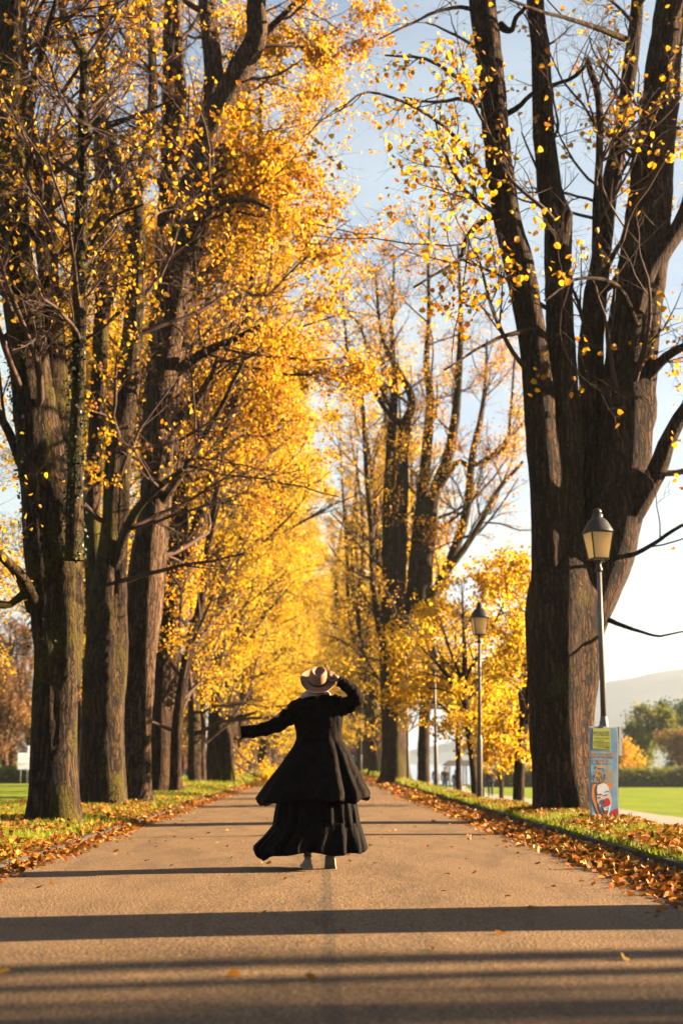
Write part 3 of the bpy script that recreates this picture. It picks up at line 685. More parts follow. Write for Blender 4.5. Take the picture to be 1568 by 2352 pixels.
Pj = traced(Y - .3, [(1150, 60, 24), (1172, 70, 14), (1186, 40, 11), (1215, 10, 9)], -.5)
Pk = traced(Y - .3, [(1150, 270, 16), (1190, 245, 12), (1230, 210, 10), (1310, 180, 9), (1345, 150, 8)], -.6)
Pl = traced(Y - .3, [(1120, 40, 15), (1060, 20, 10), (1000, 30, 8), (930, 60, 6), (870, 90, 4)], -1.6)
Pm = traced(Y - .3, [(1440, 90, 18), (1370, 60, 14), (1300, 40, 10), (1240, 25, 8), (1170, 0, 6)], -2.0)
Pn = traced(Y, [(1465, 760, 16), (1420, 660, 11), (1330, 640, 8), (1250, 690, 5)], -2)
Po = traced(Y - .4, [(1230, 760, 14), (1160, 770, 10), (1100, 800, 7), (1020, 850, 4)], -1.6)
Pp = traced(Y, [(1400, 1290, 14), (1480, 1260, 10), (1560, 1210, 8), (1640, 1180, 5)], -.8)
Pq = traced(Y, [(1390, 1420, 12), (1450, 1440, 8), (1510, 1460, 5), (1570, 1450, 3)], -.8)
def lf1(p): return .12 + .88 * smooth(2.9, 1.0, p[:, 0]) + .25 * smooth(4.2, 6, p[:, 0])
build_tree('lime_tree', 'giant dark tree with several upright stems right behind the circus poster', P0[0][:3],
           [P0, Pa, Pb, Pb2, Pc, Pc2, Pd, Pe, Pf, Pg, Ph, Pi, Pj, Pk, Pl, Pm, Pn, Po, Pp, Pq], 16,
           105, 2.6, 4600, .095, G_ROW, 'bark', 'leaf', pref=(-.35, -.35, .0), t1=(.25, .98), n2=4.6, n3=4.6, n4=1.0, flare=.48, leaf_fn=lf1, singles=300, sides=26, skip0=True, leafjit=.12)

# --- right-hand many-stemmed tree further down
Y = 62.0
S0 = rooted(traced(Y, [(906, 1796, 66), (906, 1700, 62), (908, 1600, 64), (914, 1500, 76), (922, 1420, 86)]))
def st(pts, dy=0.0, o=0.0): return traced(Y + o, pts, dy)
S = [S0,
  st([(893, 1520, 34), (890, 1350, 30), (892, 1150, 27), (897, 1000, 22), (905, 880, 15), (900, 740, 9), (905, 600, 5)]),
  st([(915, 1500, 38), (916, 1250, 32), (923, 1050, 27), (928, 975, 25), (942, 940, 20), (938, 900, 18), (915, 856, 14), (884, 800, 11), (868, 726, 8), (860, 606, 4)], -.8),
  st([(925, 980, 16), (882, 935, 11), (848, 880, 9), (815, 840, 8), (797, 805, 7), (789, 720, 5), (785, 640, 3)], -1.2),
  st([(900, 940, 10), (872, 890, 8), (845, 808, 7), (824, 745, 6), (794, 716, 4)], -1),
  st([(935, 1480, 34), (958, 1250, 28), (978, 1030, 24), (986, 912, 20), (979, 838, 16), (986, 726, 11), (983, 614, 8), (986, 500, 4)], .8),
  st([(950, 1470, 36), (985, 1260, 30), (998, 1136, 27), (1030, 1043, 24), (1046, 950, 20), (1053, 838, 15), (1056, 700, 9), (1050, 560, 5)], .4),
  st([(1000, 1130, 16), (1050, 1060, 13), (1078, 1070, 12), (1130, 1045, 10), (1162, 1020, 8), (1170, 960, 7), (1182, 810, 4)], -.6),
  st([(960, 1430, 30), (1030, 1300, 24), (1070, 1180, 20), (1085, 1050, 15), (1110, 920, 10), (1118, 780, 5)], 1.2),
  st([(1010, 1330, 18), (1080, 1240, 14), (1140, 1130, 10), (1200, 1060, 6)], -.5),
  st([(885, 1500, 20), (860, 1380, 16), (850, 1200, 13), (840, 1050, 10), (832, 900, 6)], 1.0)]
build_tree('lime_tree', 'mossy many-stemmed tree with bare crooked tops against the white sky', S0[0][:3], S, 17,
           120, 3.8, 16000, .095, G_ROW, 'bark_moss', 'leaf', pref=(.2, -.2, .3), t1=(.15, .98), n2=6, n3=5, n4=0, up1=.10, flare=.45, simple=True, leafjit=.25, rtw=.006)

# --- the rest of the avenue: tall many-stemmed limes, crowns reaching over the road
def stems(seed, h, nst, r0, lean):
    r = np.random.default_rng(seed); th = r.uniform(2.2, 3.6)
    T = [[0, 0, -.12, r0], [.03, .02, 1.2, r0 * .86], [.05 + lean * .1, 0, th, r0 * .95], [lean * .25, .05, th + 1.2, r0 * .7]]
    out_ = [T]
    for i in range(nst):
        a = 2 * math.pi * i / nst + r.uniform(-.4, .4); sp = r.uniform(.8, 2.4); hh = h * r.uniform(.78, 1.02); rr = r0 * r.uniform(.3, .5)
        c, s = math.cos(a), math.sin(a)
        out_.append([[c * .15, s * .15, th - .5, rr * 1.2], [c * .5 + lean * .15, s * .5, th + 1.5, rr], [c * sp * .6 + lean * .35 + r.normal(0, .2), s * sp * .6 + r.normal(0, .2), h * .42, rr * .8],
                     [c * sp * .85 + lean * .6 + r.normal(0, .35), s * sp * .85 + r.normal(0, .35), h * .66, rr * .5], [c * sp + lean + r.normal(0, .4), s * sp + r.normal(0, .4), hh, rr * .14]])
    return out_
def proto(seed, h, nst, r0, lean, leaves, ls, label, X, Y, prefx, len1=5.0, mat='bark', leafmat='leaf_lemon', lf=None, n1=95, t1=(.06, .98), rtw=.007):
    z = float(ground_z(X, Y)); L = [[[q[0] + X, q[1] + Y, q[2] + z, q[3]] for q in l] for l in stems(seed, h, nst, r0, lean)]
    return build_tree('lime_tree', label, (X, Y, z), L, seed, n1, len1, leaves, ls, G_ROW, mat, leafmat, pref=(prefx, 0, -.05), t1=t1, n2=6, n3=4.5, n4=0, up1=.0, flare=.5,
                      simple=True, leafjit=.3, rtw=rtw, leaf_fn=lf, sides=16)
pl1 = proto(201, 24, 5, .62, .5, 40000, .10, 'yellow tree with a broad trunk, sixth in the shaded row', -4.3, 71, .25, 4.3)
pl2 = proto(202, 25, 4, .58, .6, 40000, .105, 'yellow tree, seventh in the shaded row', -4.4, 83, .25, 4.3)
pr1 = proto(203, 22, 6, .55, -.3, 13000, .115, 'half-bare yellow tree behind the many-stemmed mossy tree', 3.8, 78, .1, 3.4)
def place(src, X, Y, rz, s, label):
    c = copy_tree(src); c.location = (X, Y, float(ground_z(X, Y))); c.rotation_euler = (0, 0, rz); c.scale = (s, s, s); c['label'] = label; return c
far = [(pl1, -4.3, 95, .25, 1.02), (pl2, -4.2, 107, -.3, 1.0), (pl1, -4.3, 120, -.35, 1.05), (pl2, -4.1, 134, .3, 1.0), (pl1, -4.0, 150, .1, 1.05), (pl2, -3.8, 168, -.2, 1.1), (pl1, -3.4, 190, .3, 1.1), (pl2, -2.6, 214, 0, 1.1)]
nm_ = ['eighth', 'ninth', 'tenth', 'eleventh', 'twelfth', 'thirteenth', 'fourteenth', 'fifteenth']
for i, a in enumerate(far): place(*a, 'distant yellow tree, %s along the shaded row' % nm_[i])
for i, a in enumerate([(pl2, -7.6, 50, 1.1, .95), (pl1, -9.2, 63, 2.4, 1.0), (pl2, -9.6, 36, 2.0, .8)]):
    place(*a, 'yellow tree standing in the field behind the shaded row, %s from the massive trunk' % ['second', 'third', 'first'][i])
for i, a in enumerate([(pr1, 3.4, 93, 2.0, 1.0), (pr1, 3.6, 108, 4.1, 1.05), (pr1, 3.4, 124, 1.0, 1.05), (pl2, 3.6, 142, 3.2, .95), (pl1, 3.4, 162, 2.9, 1.0), (pl2, 3.2, 186, 3.3, 1.05), (pl1, 2.6, 212, 3.0, 1.1)]):
    place(*a, 'distant yellow tree, %s behind the many-stemmed mossy tree' % ['second', 'third', 'fourth', 'fifth', 'sixth', 'seventh', 'eighth'][i])

# --- young trees in full yellow leaf between the lamps
def young(Y, pts, seed, leaves, label, ext, len1=1.7, ls=.085, n1=46, leafmat='leaf_lemon'):
    T = rooted(traced(Y, pts)); L = [T]; r = np.random.default_rng(seed)
    for i, e in enumerate(ext): L.append(traced(Y, e, (-1) ** i * .7))
    return build_tree('young_lime_tree', label, T[0][:3], L, seed, n1, len1, leaves, ls, 'young trees between the lamps', 'bark', leafmat, pref=(0, 0, .0), t1=(.12, .98), n2=5.5, n3=5, n4=0, up1=.0, flare=.2, leafjit=.13, sides=12, minz=.75, lob=.05)
young(40.0, [(1093, 1824, 19), (1084, 1740, 17), (1072, 1650, 16), (1066, 1590, 15), (1066, 1500, 11), (1062, 1400, 5), (1060, 1340, 2)], 301, 8200, 'young yellow tree with a slim dark leaning trunk right beside the second street lamp',
      [[(1068, 1600, 12), (1100, 1560, 9), (1150, 1510, 7), (1195, 1450, 3)], [(1070, 1620, 10), (1030, 1560, 8), (990, 1510, 6), (960, 1480, 3)], [(1066, 1560, 9), (1110, 1480, 7), (1150, 1400, 4), (1170, 1330, 2)], [(1074, 1655, 8), (1120, 1640, 6), (1170, 1640, 3)], [(1066, 1570, 9), (1030, 1490, 6), (1010, 1420, 3)]])
young(47.0, [(1053, 1814, 14), (1052, 1740, 12), (1051, 1660, 11), (1050, 1580, 8), (1046, 1480, 4), (1044, 1430, 2)], 302, 7500, 'young yellow tree with a straight thin trunk, left of the leaning one',
      [[(1052, 1660, 8), (1010, 1620, 6), (975, 1600, 4), (945, 1610, 2)], [(1051, 1640, 8), (1085, 1600, 6), (1120, 1580, 3)], [(1050, 1600, 7), (1015, 1540, 5), (990, 1490, 2)]], 1.9, .09)
young(33.6, [(1188, 1838, 28), (1192, 1760, 26), (1200, 1680, 24), (1209, 1580, 22), (1216, 1480, 17), (1222, 1380, 11), (1226, 1280, 5)], 303, 3800, 'leaning speckled trunk half hidden behind the giant tree, young and yellow',
      [[(1203, 1660, 12), (1190, 1590, 9), (1170, 1550, 6), (1150, 1530, 3)], [(1212, 1540, 12), (1180, 1450, 8), (1150, 1400, 4)], [(1212, 1560, 10), (1260, 1500, 7), (1300, 1450, 4)], [(1207, 1610, 8), (1175, 1670, 5), (1150, 1700, 3)]], 1.3, .085, 34)
young(64.0, [(972, 1797, 30), (972, 1720, 28), (974, 1640, 26), (978, 1540, 22), (984, 1420, 16), (990, 1300, 8), (994, 1220, 4)], 304, 6500, 'pale straight trunk in yellow leaf close behind the mossy many-stemmed tree',
      [[(975, 1640, 14), (1010, 1600, 10), (1050, 1580, 6)], [(976, 1600, 13), (950, 1560, 9), (930, 1540, 5)]], 2.2, .11)
young(88.0, [(1150, 1812, 10), (1151, 1740, 9), (1152, 1680, 8), (1153, 1620, 6), (1154, 1560, 3)], 305, 6500, 'yellow tree on the low meadow beyond the footpath',
      [[(1152, 1690, 6), (1175, 1660, 4), (1195, 1640, 2)], [(1152, 1680, 6), (1125, 1640, 4), (1105, 1620, 2)]], 2.6, .15)
# --- trees just outside the view shade the near road; those behind block sky light
z0 = float(ground_z(4.1, 10.8))
L = [[[q[0] + 4.25, q[1] + 9.85, q[2] + z0, q[3]] for q in l] for l in stems(401, 20, 4, .74, -.5)]
near0 = build_tree('lime_tree', 'nearest tree of the kerbed bank, leafy tips hanging into the top right corner', (4.25, 9.85, z0), L, 401, 40, 3.0, 1500, .085, G_ROW, 'bark', 'leaf', t1=(.3, .98), pref=(.2, .1, .2), n2=5, n3=4, n4=0, flare=.3, minz=3.5)
for i, (X, Y_, s, rz) in enumerate([(30, 12.7, .8, .6), (16, 8.7, .6, 2.2), (38, 12.6, .8, 4.0), (4.3, 5.6, .8, 1.2), (-4.3, -4, 1.0, .2), (-4.3, -17, 1.0, 2.0), (-4.2, -31, 1.05, 4.0), (4.2, -10, 1.0, 3.0), (4.2, -24, 1.0, 1.0)]):  # trees behind the viewer continue the avenue, added to darken trunks facing the camera
    place(near0 if i < 4 else pl1, X, Y_, rz, s, ['tree on the lake meadow outside the view, its crown shading the near road', 'second tree on the lake meadow outside the view', 'third tree on the lake meadow outside the view', 'avenue tree beside the viewer, outside the view'][i] if i < 4 else 'unseen avenue tree behind the viewer, %s back' % ['first on the shaded side', 'second on the shaded side', 'third on the shaded side', 'first on the kerbed side', 'second on the kerbed side'][i - 4])

# ================================================================== street lamps
M['iron'] = plain('lamp_iron', (.045, .034, .028), .5, .25, 14, metal=.3)
M['post'] = plain('lamp_post_paint', (.20, .15, .115), .5, .2, 6)
M['frost'], _t, _p = newmat('frosted_glass'); _p.inputs['Base Color'].default_value = (.62, .54, .42, 1); _p.inputs['Roughness'].default_value = .35
_n = noise_of(_t, coords(_t), 6, 4); _r2 = ramp(_t, [(.35, (.60, .50, .37)), (.7, (.80, .70, .55))], _n.outputs['Fac']); _t.links.new(_r2.outputs[0], _p.inputs['Base Color'])
_p.inputs['Subsurface Weight'].default_value = .0
_tr = nd(_t, 'ShaderNodeBsdfTranslucent', {0: (.95, .84, .64, 1)}); _mx = nd(_t, 'ShaderNodeMixShader', {0: .7})
_t.links.new(_p.outputs[0], _mx.inputs[1]); _t.links.new(_tr.outputs[0], _mx.inputs[2]); _t.links.new(_mx.outputs[0], _t.nodes['Material Output'].inputs[0])
def lamp():
    root = empty('street_lamp')
    BM().lathe([(.058, -.15), (.058, 1.18), (.056, 1.22), (.044, 1.27), (.043, 1.30)], n=14).out('post_base', M['post'], root, True)
    BM().lathe([(.038, 1.28), (.034, 2.4), (.031, 3.22)], n=14).out('post', M['post'], root, True)
    BM().lathe([(.036, 3.16), (.046, 3.18), (.046, 3.21), (.034, 3.23), (.03, 3.27), (.05, 3.30), (.055, 3.315)], n=14).out('collar', M['iron'], root, True)
    f = BM()
    zb, zt, wb, wt = 3.33, 3.68, .100, .152
    for sx in (-1, 1):
        for sy in (-1, 1): f.tube([(sx * wb, sy * wb, zb), (sx * wt, sy * wt, zt)], .011, 5)
    for i in range(4):
        a = i * math.pi / 2; c, s = math.cos(a), math.sin(a)
        for w_, z_ in ((wb, zb), (wt, zt)):
            f.tube([(c * w_ - s * w_, s * w_ + c * w_, z_), (c * w_ + s * w_, s * w_ - c * w_, z_)], .013, 5)
        f.tube([(c * .03, s * .03, 3.28), (c * .085, s * .085, 3.30), (c * .10, s * .10, 3.335)], .007, 5)
    f.out('lantern_frame', M['iron'], root)
    for i in range(4):
        g = BM(); a = i * math.pi / 2; rm = Matrix.Rotation(a, 3, 'Z')
        q = [rm @ Vector(v) for v in ((wb - .004, -wb + .012, zb + .008), (wb - .004, wb - .012, zb + .008), (wt - .004, wt - .012, zt - .008), (wt - .004, -wt + .012, zt - .008))]
        inn = [v - (rm @ Vector((.004, 0, 0))) for v in q]; g.loft([q, inn]); g.out('pane', M['frost'], root)
    rf = BM().lathe([(.175, 3.68), (.190, 3.685), (.188, 3.70), (.165, 3.74), (.140, 3.79), (.112, 3.835), (.080, 3.865), (.062, 3.88), (.066, 3.895), (.066, 3.915), (.045, 3.93)], n=20, sq=.35).out('lantern_roof', M['iron'], root, True)
    BM().lathe([(.045, 3.925), (.055, 3.94), (.058, 3.96), (.046, 3.985), (.02, 4.0)], n=14).out('finial', M['iron'], rf, True)
    return root
lp = lamp()
spots = [(1390, 20.2), (1100, 32.0), (1001, 44.7), (937, 58.8), (867, 88.0), (829, 118), (810, 141), (795, 165)]
LB = ['street lamp with the circus poster at its foot', 'street lamp standing against the young yellow trees, its whole lantern in clear view', 'street lamp with its lantern buried in yellow leaves, left of the walkers',
      'street lamp beside the mossy many-stemmed trunk', 'slim street lamp just left of the mossy many-stemmed trunk', 'far street lamp, sixth along the kerb', 'far street lamp, seventh along the kerb', 'far street lamp at the end of the row']
for i, (x, Y_) in enumerate(spots):
    o = lp if i == 0 else copy_tree(lp); X = at(x, 1780, Y_)[0]; o.location = (X, Y_, float(ground_z(X, Y_)))
    o.rotation_euler = (rng.normal(0, .006), rng.normal(0, .008), R_(8) + rng.normal(0, .1)); tag(o, LB[i], 'street lamp', 'street lamps along the kerb')
lp.rotation_euler = (0, -.006, R_(14))

# ================================================================== circus poster
def font_mesh(s, w_, h_):
    c = bpy.data.curves.new('lettering', 'FONT'); c.body = s; c.align_x = 'CENTER'; c.resolution_u = 2; c.extrude = 0
    o = bpy.data.objects.new('tmp', c); col.objects.link(o); dg = bpy.context.evaluated_depsgraph_get(); me = bpy.data.meshes.new_from_object(o.evaluated_get(dg))
    bpy.data.objects.remove(o); V = np.array([v.co for v in me.vertices]); lo, hi = V.min(0), V.max(0)
    for v in me.vertices: v.co = ((v.co.x - (lo[0] + hi[0]) / 2) / (hi[0] - lo[0]) * w_, 0, (v.co.y - lo[1]) / (hi[1] - lo[1]) * h_)
    return me
def flat(n, c, r_=.55, v=.08): return plain(n, c, r_, v, 20)
M['white'] = flat('poster_white', (.58, .52, .44)); M['ink'] = flat('ink_black', (.02, .02, .018)); M['yel'] = flat('sticker_yellow', (.46, .44, .03)); M['org'] = flat('letter_orange', (.66, .27, .008))
M['face'] = flat('face_pink', (.72, .50, .42)); M['hairo'] = flat('wig_orange', (.72, .20, .02)); M['red'] = flat('nose_red', (.60, .02, .015), .3); M['shad'] = flat('letter_shadow', (.16, .08, .02)); M['facew'] = flat('face_white', (.8, .74, .68))
M['blue'], _t, _p = newmat('print_blue')
_c = coords(_t); _n = noise_of(_t, _c, 5, 4); _v = nd(_t, 'ShaderNodeTexVoronoi', {'Scale': 11.0}); _t.links.new(_c, _v.inputs['Vector'])
_b = ramp(_t, [(.3, (.12, .22, .36)), (.7, (.24, .44, .54))], _n.outputs['Fac']); _s = ramp(_t, [(.05, 1.0), (.22, 0.0)], _v.outputs['Distance'])
_t.links.new(mixc(_t, _s.outputs[0], _b.outputs[0], (.55, .52, .50)), _p.inputs['Base Color']); _p.inputs['Roughness'].default_value = .45
Yp = 20.0; pc = at(1388, 1875, Yp); gz = float(ground_z(pc[0], Yp))
po = empty('circus_poster', (pc[0], Yp, gz), 'tall blue circus poster with orange lettering and a laughing clown, strapped to the lamp post', 'poster', rz=R_(16)); po.rotation_euler = (R_(-1), R_(1.2), R_(16)); po.scale = (1.14, 1, 1.02)
PW, PH = .345, 1.16
def PX(u): return (u - 555) / 1854
def PZ(v): return (2300 - v) / 1854 - .02
b = BM(); n = 14
rings = []
for k in range(n + 1):
    z = PH * k / n - .02; bow = .012 * math.sin(k / n * 3.14 * 2.2); sx = -.012 * math.sin(k / n * 5.2) - .02 * (k / n - .5)
    rings.append([(-PW / 2 + sx, bow * 0, z), (PW / 2 + sx, 0, z), (PW / 2 + sx, .010, z), (-PW / 2 + sx, .010, z)])
b.loft(rings); board = b.out('board', M['white'], po)
b = BM(); rings = []
for k in range(n + 1):
    z = PH * k / n - .02; sx = -.012 * math.sin(k / n * 5.2) - .02 * (k / n - .5); m = .012; zz = min(max(z, -.008), PH - .034)
    rings.append([(-PW / 2 + sx + m, -.002, zz), (PW / 2 + sx - m, -.002, zz), (PW / 2 + sx - m, 0.0006, zz), (-PW / 2 + sx + m, .0006, zz)])
b.loft(rings); pr = b.out('print', M['blue'], po)
b = BM(); b.box((.192, .16, .57), (.008, .30, 1.14), Euler((0, R_(1.5), R_(-6))).to_matrix()); b.out('back_board', M['white'], po)
b = BM(); b.box((PX(915), .03, PZ(265)), (.075, .004, .15)); b.box((PX(955), .05, PZ(630)), (.055, .004, .18)); b.out('torn_flap', M['white'], po)
BM().box((PX(490), -.004, PZ(150)), (.06, .004, .03)).out('clip', M['iron'], po)
def poly(name, pts, mat, y, parent):
    bm_ = BM(); a = [(PX(u), y, PZ(v)) for u, v in pts]; c_ = [(p[0], y + .0015, p[2]) for p in a]; bm_.loft([a, c_]); return bm_.out(name, mat, parent)
def ell(u, v, a, b_, n=18, rot=0): return [(u + a * math.cos(t) * math.cos(rot) - b_ * math.sin(t) * math.sin(rot), v + a * math.cos(t) * math.sin(rot) + b_ * math.sin(t) * math.cos(rot)) for t in [2 * math.pi * k / n for k in range(n)]]
def text(s, u, v, wpx, hpx, mat, y, parent, rot=0, shadow=True):
    for dx, dv, mm, dy in ([(6, 8, M['shad'], .001)] if shadow else []) + [(0, 0, mat, 0)]:
        o = link('lettering', font_mesh(s, wpx / 1854, hpx / 1854), mm, parent, (PX(u + dx), y + dy, PZ(v + dv))); o.rotation_euler = (0, R_(rot), 0)
stk = poly('sticker', [(315, 190), (705, 195), (710, 700), (298, 680)], M['yel'], -.0045, po)
for s, u, v, w_, h_ in [('MONDSEE', 512, 362, 350, 105), ('SPPELDWIESE', 520, 440, 330, 45), ('17', 350, 606, 66, 120), ('02', 640, 620, 105, 125)]: text(s, u, v, w_, h_, M['ink'], -.0062, stk, 0, False)
for k in range(5): poly('text_line', [(395, 470 + 34 * k), (572, 472 + 34 * k), (572, 482 + 34 * k), (395, 480 + 34 * k)], M['ink'], -.006, stk)
poly('text_line', [(325, 650), (690, 662), (690, 674), (325, 662)], M['ink'], -.006, stk); poly('text_line', [(585, 626), (690, 630), (690, 640), (585, 636)], M['ink'], -.006, stk)
poly('wig', [(300, 1420), (420, 1400), (640, 1430), (750, 1400), (770, 1480), (700, 1570), (640, 1560), (560, 1480), (420, 1500), (380, 1750), (440, 2050), (520, 2210), (420, 2190), (330, 1960), (260, 1760), (270, 1560)], M['hairo'], -.0045, po)
fc = poly('clown_face', [(390, 1480), (470, 1425), (590, 1440), (650, 1530), (690, 1700), (710, 1850), (690, 2000), (640, 2130), (570, 2215), (500, 2190), (430, 2020), (380, 1830), (365, 1640)], M['face'], -.006, po)
poly('forehead', [(395, 1490), (470, 1440), (590, 1450), (640, 1540), (650, 1640), (560, 1700), (400, 1700), (375, 1600)], M['facew'], -.0078, fc)
poly('mouth_paint', [(430, 1890), (470, 1960), (560, 1975), (650, 1900), (690, 1930), (660, 2080), (600, 2215), (530, 2215), (480, 2080), (435, 1980)], M['facew'], -.0078, fc)
poly('mouth', [(460, 1960), (540, 2010), (640, 1970), (620, 2080), (590, 2180), (540, 2180), (500, 2080)], M['ink'], -.0094, fc); poly('teeth', [(520, 2012), (600, 2004), (622, 1985), (612, 2030), (560, 2050), (525, 2040)], M['facew'], -.011, fc); poly('tongue', ell(567, 2085, 38, 26), M['red'], -.011, fc)
for u, v, rt in ((450, 1755, .1), (615, 1690, -.25)):
    poly('eye', ell(u, v, 36, 15, rot=rt), M['facew'], -.0094, fc); poly('pupil', ell(u, v, 13, 12), M['ink'], -.011, fc); poly('eyebrow', [(u - 55, v - 50), (u - 10, v - 85), (u + 45, v - 70), (u + 45, v - 60), (u - 8, v - 70), (u - 50, v - 38)], M['ink'], -.0094, fc)
poly('nose', ell(600, 1865, 74, 96), M['red'], -.0126, fc)
poly('bow_tie', [(640, 2150), (720, 2060), (800, 2010), (850, 1990), (850, 2190), (760, 2290), (700, 2230)], M['red'], -.0045, po)
text('DER GROSSE', 522, 850, 550, 105, M['org'], -.006, po, -1); text('CIRCUS', 512, 998, 380, 115, M['org'], -.006, po, -1)
poly('text_line', [(390, 1045), (600, 1048), (595, 1105), (400, 1098)], M['org'], -.006, po)
for s, u, w_, v0, h_ in [('A', 365, 95, 1385, 330), ('R', 440, 90, 1405, 260), ('O', 550, 120, 1425, 255), ('N', 690, 135, 1400, 330)]: text(s, u, v0, w_, h_, M['org'], -.0142, po)

# ================================================================== figures
def skin_mesh(name, J, E, sub=2, root=0, smooth_=True):
    """continuous surface grown round a skeleton; J = [(x, y, z, radius or (rx, ry))]"""
    me = bpy.data.meshes.new(name); me.from_pydata([j[:3] for j in J], E, []); o = bpy.data.objects.new(name, me); col.objects.link(o)
    o.modifiers.new('skin', 'SKIN'); sv = me.skin_vertices[0].data
    for i, j in enumerate(J):
        r_ = j[3]; sv[i].radius = r_ if isinstance(r_, tuple) else (r_, r_); sv[i].use_root = (i == root)
    s = o.modifiers.new('sub', 'SUBSURF'); s.levels = sub; s.render_levels = sub
    dg = bpy.context.evaluated_depsgraph_get(); m2 = bpy.data.meshes.new_from_object(o.evaluated_get(dg)); bpy.data.objects.remove(o); bpy.data.meshes.remove(me)
    m2.polygons.foreach_set('use_smooth', np.ones(len(m2.polygons), bool)); m2.name = name
    return m2
M['skin'] = plain('skin', (.46, .22, .13), .5, .12, 12); M['skin'].node_tree.nodes['Principled BSDF'].inputs['Subsurface Weight'].default_value = .08
M['coat'] = plain('coat_black', (.013, .0085, .0060), .75, .35, 14); M['lining'] = plain('coat_lining', (.22, .10, .06), .7, .25, 20)
M['skirt'] = plain('skirt_black', (.011, .0075, .0055), .7, .3, 16)
for _k, _sc in (('coat', (1, 1, .45)), ('skirt', (1.6, 1.6, .25))):
    _t = M[_k].node_tree; _a = noise_of(_t, coords(_t, _sc), 9, 5, .55, 1.6); _b = noise_of(_t, coords(_t), 260, 2)
    _t.links.new(bump(_t, _b.outputs['Fac'], .25, .002, bump(_t, _a.outputs['Fac'], .75, .035)), _t.nodes['Principled BSDF'].inputs['Normal'])
for _k in ('coat', 'skirt'): M[_k].node_tree.nodes['Principled BSDF'].inputs['Specular IOR Level'].default_value = .035
M['hat'] = plain('felt_tan', (.48, .19, .085), .85, .10, 10, bmp=.15, sheen=.2); M['band'] = plain('hat_band', (.012, .01, .012), .5, .2)
M['hair'] = plain('hair_brown', (.05, .022, .012), .45, .5, 40); M['scarf'] = plain('scarf_pale', (.58, .38, .28), .8, .15, 18, bmp=.3)
M['shoe'] = plain('sneaker_white', (.86, .68, .45), .6, .12, 16, bmp=.15); M['sole'] = plain('sneaker_sole', (.66, .48, .30), .7, .2, 12)
M['ribbon'] = plain('ribbon_rust', (.42, .16, .08), .6, .2)

WX, WY = at(735, 1992, 13.35)[0], 13.35
wm = empty('person', (WX, WY, .02), 'person in long black coat and tiered skirt walking away, hand on tan hat', 'person')
SZ = 961.0
def zx(u): return (u - 835) / SZ
def zz(v): return (1752 - v) / SZ
# body under the clothes
sh_l, sh_r = (zx(640), 0, zz(435)), (zx(985), .0, zz(430))
J = [(zx(820), .02, zz(900), (.10, .08)), (zx(822), .02, zz(720), (.085, .065)), (zx(822), .02, zz(560), (.09, .065)), (zx(820), .02, zz(450), (.08, .055)), (zx(815), .01, zz(370), .05), (zx(815), -.005, zz(320), .055), (zx(817), -.015, zz(250), .075),
     (sh_l[0] + .02, .01, sh_l[2] - .01, .058), (zx(470), -.02, zz(590), .045), (zx(340), -.04, zz(650), .034),
     (sh_r[0] - .02, .01, sh_r[2], .058), (zx(1140), -.03, zz(415), .047), (zx(1000), -.06, zz(270), .033), (zx(965), -.065, zz(255), .026),
     (zx(760), .02, zz(1000), .085), (zx(745), .03, zz(1330), .058), (zx(733), -.02, zz(1665), .034),
     (zx(880), .02, zz(1000), .085), (zx(905), .0, zz(1330), .058), (zx(920), .05, zz(1590), .036)]
E_ = [(0, 1), (1, 2), (2, 3), (3, 4), (4, 5), (5, 6), (3, 7), (7, 8), (8, 9), (3, 10), (10, 11), (11, 12), (12, 13), (0, 14), (14, 15), (15, 16), (0, 17), (17, 18), (18, 19)]
link('body', skin_mesh('body', J, E_, 2), M['skin'], wm)
# hand on the hat: palm and five fingers
def H(u, v, y): return (zx(835) + (zx_h(u)), y, zz_h(v))
def zx_h(u): return zx(800 * 0 + (1050 + u / 5.227 - 800) * 2.24)
def zz_h(v): return zz((2420 + v / 5.227 - 2400) * 2.24)
HJ = [(zx_h(985), -.066, zz_h(455), .024), (zx_h(940), -.075, zz_h(430), (.030, .017)), (zx_h(905), -.083, zz_h(415), (.032, .015))]
HE = [(0, 1), (1, 2)]
def finger(chain, rr):
    p = 2
    for k, (u, v, y) in enumerate(chain):
        HJ.append((zx_h(u), y, zz_h(v), rr * (1 - .13 * k))); HE.append((p, len(HJ) - 1)); p = len(HJ) - 1
finger([(880, 372, -.088), (820, 322, -.098), (775, 300, -.094), (738, 288, -.084)], .0095)
finger([(870, 395, -.094), (815, 350, -.108), (770, 338, -.106), (735, 336, -.096)], .0098)
finger([(868, 425, -.094), (815, 388, -.112), (775, 378, -.110), (748, 378, -.100)], .0092)
finger([(872, 452, -.090), (832, 425, -.105), (800, 416, -.104), (780, 416, -.098)], .0082)
HJ.append((zx_h(915), -.080, zz_h(480), .013)); HE.append((1, len(HJ) - 1)); HJ.append((zx_h(860), -.088, zz_h(503), .0105)); HE.append((len(HJ) - 2, len(HJ) - 1)); HJ.append((zx_h(798), -.088, zz_h(497), .0085)); HE.append((len(HJ) - 2, len(HJ) - 1))
link('hand', skin_mesh('hand', HJ, HE, 2), M['skin'], wm)
M['nail'] = plain('nail_dark', (.06, .012, .012), .25, .1)
for u, v, y in ((733, 287, -.092), (730, 335, -.104), (793, 495, -.097)):
    BM().lathe([(.0, -.006), (.0045, -.004), (.005, 0), (.0045, .004), (.0, .006)], (zx_h(u), y, zz_h(v)), 8).out('nail', M['nail'], wm, True)

